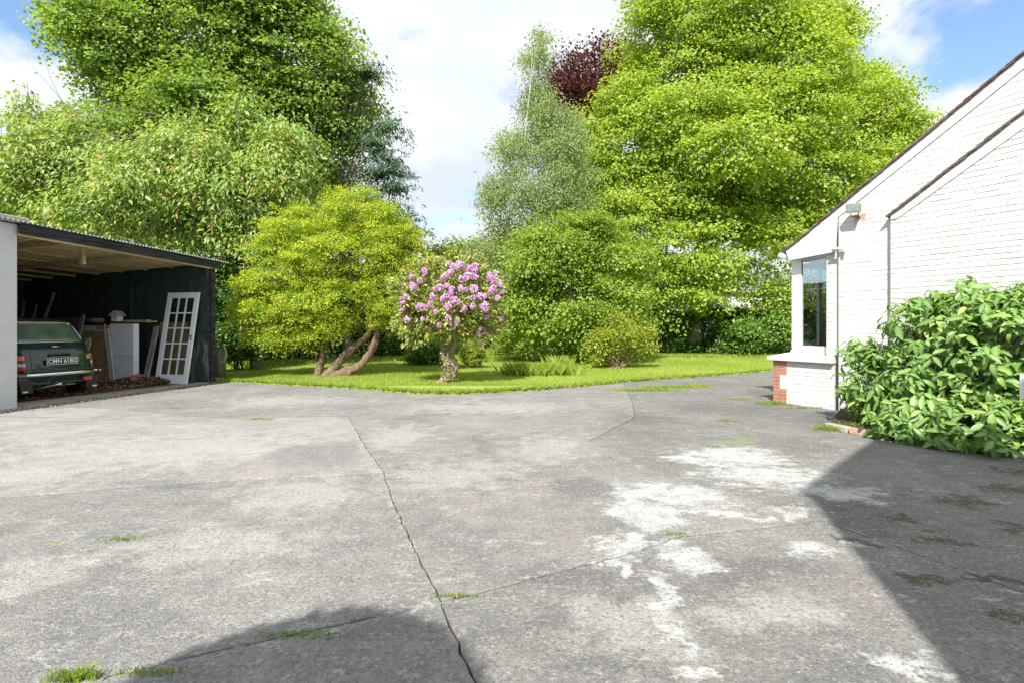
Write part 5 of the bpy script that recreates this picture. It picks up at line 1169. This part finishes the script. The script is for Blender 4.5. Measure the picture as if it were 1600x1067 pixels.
br = MB(); br.tube([(-.06, .0, -.08), (-.055, .02, -.13), (0, .1, -.14), (.055, .02, -.13), (.06, 0, -.08)], .008, 6); br.tube([(0, .1, -.14), (0, .16, -.14)], .02, 8); obj('bracket', br, simple('rusty_bracket', (.22, .12, .06), .8, 0, .4, 20, .2), fl_t)
# rust streaks: thin stained film on the wall
t = NT('rust_stain'); v = t.tc(); nz = t.noise(t.scalev(v, (1, 1, .25)), 30, 5, .7); tp = t.n('ShaderNodeBsdfTransparent'); p_ = t.principled((.62, .27, .08), .8, 0, None, .2); mx = t.n('ShaderNodeMixShader')
sp3 = t.n('ShaderNodeSeparateXYZ'); t.set(sp3.inputs[0], v)
fade = t.math('MULTIPLY', t.ramp(t.math('ADD', t.math('MULTIPLY', sp3.outputs[2], 3.5), 1.0), [(0.0, 0.0), (.9, 1.0)]), t.ramp(nz, [(.3, .25), (.6, .95)]))
t.set(mx.inputs[0], fade); t.t.links.new(tp.outputs[0], mx.inputs[1]); t.t.links.new(p_, mx.inputs[2]); M['rust'] = t.done(mx.outputs[0])
mb = MB()
for (x0, x1, z0, z1) in ((-.075, -.025, -.27, -.09), (.03, .075, -.25, -.09)): mb.add([(x0, .155, z0), (x1, .155, z0), (x1 + .01, .155, z1), (x0 - .01, .155, z1)], [(0, 1, 2, 3)])
obj('rust_streak', mb, M['rust'], fl_t)
# ---- louvred vent box at the right edge
ve = thing('vent_box', 'small white louvred box at the right edge of the picture', 'vent', tuple(AT(1593, 604, 4.9)), R(-50))
obj('casing', MB().box(0, .3, 0, .12, -.12, .12), M['upvc'], ve, bevel=.006)
for i in range(9): obj('louvre', MB().box(.02, .28, -.012, 0.004, -.1 + .022 * i, -.09 + .022 * i, None), M['upvc'], ve)
obj('post', MB().box(.12, .17, .03, .08, -1.4 + (1.4 - AT(1593, 604, 4.9)[2]), -.12), M['upvc'], ve)

# ================================================================== BUSH WITH LARGE LEAVES
big_l = NT('leaf_viburnum')
c = big_l.ramp(big_l.attr('tint'), [(0, (.05, .16, .03)), (.5, (.10, .26, .04)), (.8, (.2, .38, .06)), (1, (.32, .47, .10))])
oi = big_l.n('ShaderNodeObjectInfo')
c = big_l.mix(1.0, c, big_l.ramp(oi.outputs['Random'], [(0, (.75, .85, .8)), (.6, (1.1, 1.05, 1.0)), (.93, (1.5, 1.25, 1.2)), (1, (3.2, 1.5, 1.3))]), 'MULTIPLY')
c = big_l.mix(big_l.math('MULTIPLY', big_l.attr('rib'), .55), c, (.42, .55, .22))
p_ = big_l.principled(c, .42, 0, big_l.bump(big_l.attr('vein'), .35, .004), .55); tr = big_l.n('ShaderNodeBsdfTranslucent'); big_l.set(tr.inputs[0], big_l.mix(1.0, c, (1.2, 1.15, .5), 'MULTIPLY')); mx = big_l.n('ShaderNodeMixShader'); mx.inputs[0].default_value = .33
big_l.t.links.new(p_, mx.inputs[1]); big_l.t.links.new(tr.outputs[0], mx.inputs[2]); big_l = big_l.done(mx.outputs[0])
def big_leaf(bend, twist, wid):
    nseg = 8; vs_ = []; rib = []; 
    for i in range(nseg + 1):
        t = i / nseg; w = wid * (math.sin(math.pi * min(1, t * 1.0) ** .85) ** .85 if 0 < t < 1 else (.04 if t == 0 else 0.0)) + (.0 if t else 0)
        x = t * math.cos(bend * t * .5); z = -bend * .5 * t * t * .8; tw = twist * t
        for s_, cup in ((-1, .32), (0, 0), (1, .32)): vs_.append((x, s_ * w * math.cos(tw) , z + cup * w * 1.0 + s_ * w * math.sin(tw) + (.02 if (i % 2 and s_) else 0))); rib.append(1.0 if s_ == 0 else 0.0)
    T = []
    for i in range(nseg):
        for j in (0, 1):
            a = i * 3 + j; T += [(a, a + 3, a + 4), (a, a + 4, a + 1)]
    return np.array(vs_), np.array(T), np.array(rib)
variants = [big_leaf(b, t_, w_) for b, t_, w_ in ((.5, .1, .19), (.9, -.15, .17), (1.3, .2, .18), (.3, -.1, .20), (1.7, .1, .16), (.8, .35, .19))]
var_me = []
for (vv, tt, rr) in variants:
    for tn in (.15, .45, .7, .95):
        me = bpy.data.meshes.new('leaf'); me.from_pydata(vv.tolist(), [], tt.tolist()); a = me.attributes.new('rib', 'FLOAT', 'POINT'); a.data.foreach_set('value', rr.astype(np.float32))
        a = me.attributes.new('tint', 'FLOAT', 'FACE'); a.data.foreach_set('value', np.full(len(tt), tn, np.float32)); me.materials.append(big_l); me.polygons.foreach_set('use_smooth', [True] * len(tt)); var_me.append(me)
bush = thing('broadleaf_bush', 'large bush of long glossy green leaves against the white wall', 'shrub')
bb = [(1400,600,75,70,.55,7.1),(1470,560,95,100,.8,6.7),(1560,555,85,105,.8,6.3),(1640,580,90,110,.8,6.0),(1440,650,90,45,.6,6.5),(1540,665,90,45,.6,5.9),(1345,585,38,68,.3,7.4),(1500,470,50,36,.4,6.8),(1600,490,60,50,.5,6.4),(1420,500,40,36,.4,7.1),(1600,520,70,75,.6,6.4),(1490,500,55,50,.5,6.9)]
bb = [(b[0], b[1], b[5], b[2], b[3], b[4]) for b in bb]
rng = np.random.default_rng(11)
c, o = sample_clumps(bb, 1350, (.66, 1.05), .25, .3, 0)
c[:, 2] = np.maximum(c[:, 2], .12)
# keep the tips out of the wall
vd = (c[:, 0] - O[0]) * Vv[0] + (c[:, 1] - O[1]) * Vv[1]; keep = vd < -.32; c, o = c[keep], o[keep]
leaves = []
for ci, oi_ in zip(c, o):
    ax = Vector(oi_ * [1, 1, .5]) + Vector((0, 0, .75)) + Vector(rng.normal(size=3) * .22); ax.normalize()
    nl = rng.integers(5, 9); sd = ax.orthogonal().normalized(); s2 = ax.cross(sd); ph = rng.uniform(0, 6.28); Lw = rng.uniform(.105, .215)
    for k in range(nl):
        an = ph + k * 2.4; el = R(rng.uniform(-35, 30)) if k < nl - 2 else R(rng.uniform(35, 70)); rad = (sd * math.cos(an) + s2 * math.sin(an))
        d = (rad * math.cos(el) + ax * math.sin(el)); d.z -= .18; d.normalize(); nn = (ax * math.cos(el) - rad * math.sin(el)); S_ = nn.cross(d).normalized(); nn = d.cross(S_).normalized()
        L_ = Lw * (1.0 if k < nl - 2 else .6) * rng.uniform(.8, 1.15); pos = Vector(ci) - ax * (.02 * k)
        leaves.append((pos, d, S_, nn, L_, int(rng.integers(0, 6)), int(np.clip(rng.normal(1.4 + (1.0 if k >= nl - 2 else 0), .9), 0, 3)), (pos.length)))
leaves.sort(key=lambda l: (l[7] if l[0].x / l[0].y < 1.0 else 99))
for (pos, d, S_, nn, L_, vi, ti, _) in leaves[:285]:
    ob_ = bpy.data.objects.new('leaf', var_me[vi * 4 + ti]); col.objects.link(ob_); ob_.parent = bush
    Mx = Matrix((d, S_, nn)).transposed().to_4x4() @ Matrix.Diagonal((L_, L_, L_, 1)); Mx.translation = pos; ob_.matrix_local = Mx
VV, TT, RR, TI = [], [], [], []; base_i = 0; tvals = (.15, .45, .7, .95)
for (pos, d, S_, nn, L_, vi, ti, _) in leaves[285:]:
    vv, tt, rr = variants[vi]; A = np.array([d, S_, nn]); VV.append(vv @ A * L_ + np.array(pos)); TT.append(tt + base_i); RR.append(rr); TI.append(np.full(len(tt), np.clip(tvals[ti] + rng.normal() * .12, 0, 1))); base_i += len(vv)
ob_ = np_mesh('foliage', np.concatenate(VV), np.concatenate(TT), big_l, bush, np.concatenate(TI), 'stuff', True)
a = ob_.data.attributes.new('rib', 'FLOAT', 'POINT'); a.data.foreach_set('value', np.concatenate(RR).astype(np.float32))
mb = MB()
for i in rng.choice(len(c), 260, replace=False):
    g = G(1450 + (c[i][0] * 800 / c[i][1] + 800 - 1450) * .45, 675 + rng.uniform(-10, 10)); mb.tube(limb_path((g[0] + .1, g[1] + .45, .0), c[i], .03, 5, .05), [.010, .009, .008, .006, .005, .004], 5, False)
tag(obj('stems', mb, bark_mat('green_stem', (.10, .12, .05), (.2, .2, .10)), bush, True), kind='stuff')
# bed with brick edging
bedm = MB(); bpts = [G(*p) for p in [(1296, 668), (1330, 676), (1400, 686), (1480, 697), (1560, 706), (1640, 716)]]
bb_ = [(O[0] + hu(1640) * U[0] + .0, O[1] + hu(1640) * U[1]), (O[0] + u1310 * U[0], O[1] + u1310 * U[1])]
pb = bpts + bb_; bedm.prism(pb, lambda p, s: (p[0], p[1], .003 + .05 * s)); pbd = obj('planting_bed', bedm, M['soil']); tag(pbd, 'narrow soil bed under the big bush', kind='structure')
x0 = np.array(bpts[0]); edges = []
pts_ = [np.array(p) for p in bpts]
acc = 0; i = 0; cur = pts_[0].copy(); k = 0
for a_, b_ in zip(pts_[:-1], pts_[1:]):
    L_ = np.linalg.norm(b_ - a_); n_ = max(1, int(L_ / .235)); dr = (b_ - a_) / L_
    for j in range(n_):
        p = a_ + dr * (j * L_ / n_); w_ = L_ / n_ - .015; ang = math.atan2(dr[1], dr[0])
        ob_ = obj('edging_brick', MB().box(0, w_, -.09, .02, -.01, .075 + rng.uniform(-.012, .012)), [simple('edge_brick', (.38, .25, .19), .9, 0, .4, 10, .5), M['strip']][1 if rng.random() < .4 else 0], pbd, bevel=.014)
        ob_.location = (p[0], p[1], 0); ob_.rotation_euler = (rng.normal() * .05, rng.normal() * .04, ang + rng.normal() * .05)
tuft(1305, 672, .3, .16, 520, .10, 'bright leafy weed at the left end of the brick edging')
tuft(1345, 668, .4, .12, 520, .12, 'low green weeds growing behind the edging bricks under the bush')
tuft(1225, 633, .4, .04, 260, .05, 'weeds right of the red brick corner at the wall foot')

# ================================================================== BEYOND THE HEDGE
fh = thing('distant_house', 'white house with grey roof glimpsed below the bright tree', 'house', tuple(AT(1085, 512, 44) * [1, 1, 0]), 0)
wm = simple('distant_wall', (.8, .79, .78), .8); rm = simple('slate', (.2, .2, .22), .7)
obj('wall', MB().box(-3.2, 9.5, 0, 7, 0, 4.4), wm, fh)
obj('roof', MB().prism([(-.4, 4.4), (3.7, 6.6), (7.6, 4.4)], lambda p, s: (-3.8 + 14 * s, p[0], p[1])), rm, fh)
for i, x in enumerate((-2.2, 1.2, 5.0, 7.4)):
    w_ = obj('window', MB().box(x, x + 1.0, -.03, .02, 2.2, 3.4), M['glass_dark'], fh); obj('frame', MB().box(x + .46, x + .54, -.05, -.03, 2.2, 3.4), W_PAINT, w_)
lh = thing('low_outhouse', 'low pale outhouse with grey sloped roof left of the tall trunk', 'outhouse', tuple(AT(1022, 512, 36) * [1, 1, 0]), 0)
obj('wall', MB().box(-1.2, 2.2, 0, 3, 0, 2.5), wm, lh); obj('roof', MB().prism([(-.2, 2.45), (3.2, 3.5), (3.2, 3.6), (-.2, 2.55)], lambda p, s: (-1.5 + 4 * s, p[0], p[1])), rm, lh)
# neighbour's roof at the far left
nh = thing('neighbour_roof', 'brown tiled roof of a neighbouring house at the left edge', 'house', tuple(AT(-60, 512, 24) * [1, 1, 0]), 0)
obj('wall', MB().box(-6, 1.2, 0, 6, 0, AT(0, 292, 24)[2] - .2), wm, nh)
obj('roof', MB().prism([(-7, AT(0, 292, 24)[2] + 2.5), (-3, AT(0, 292, 24)[2] + 2.3), (2.2, AT(0, 292, 24)[2]), (2.2, AT(0, 292, 24)[2] - .15), (-7, AT(0, 292, 24)[2] - .2)], lambda p, s: (p[0], -.5 + 7 * s, p[1])), simple('brown_roof', (.20, .11, .08), .8), nh)
# building behind the photographer, whose shadow crosses the yard
HB = 6.5; sh_ = HB / math.tan(ELEV)
def back(px, py): x, y = G(px, py); return np.array((x - sh_ * .30, y - sh_ * .954))
B0, A0 = back(1262, 772), back(1375, 690); dd = norm(A0 - B0); pp = np.array([dd[1], -dd[0]]); wid_ = float(np.linalg.norm(A0 - B0))
bh_ = thing('house_behind', 'tall rendered building behind the viewpoint shading the right foreground', 'building', (B0[0], B0[1], 0), math.atan2(dd[1], dd[0]))
obj('wall', MB().box(0, wid_, -7, 0, 0, HB), M['render_grey'], bh_); obj('coping', MB().box(-.06, wid_ + .05, -7.05, .06, HB - .001, HB + .06), M['coping'], bh_)
w_ = obj('window', MB().box(.8, 1.8, .002, .03, 1, 2.2), M['glass_dark'], bh_); obj('frame', MB().box(1.27, 1.33, .031, .05, 1, 2.2), W_PAINT, w_)
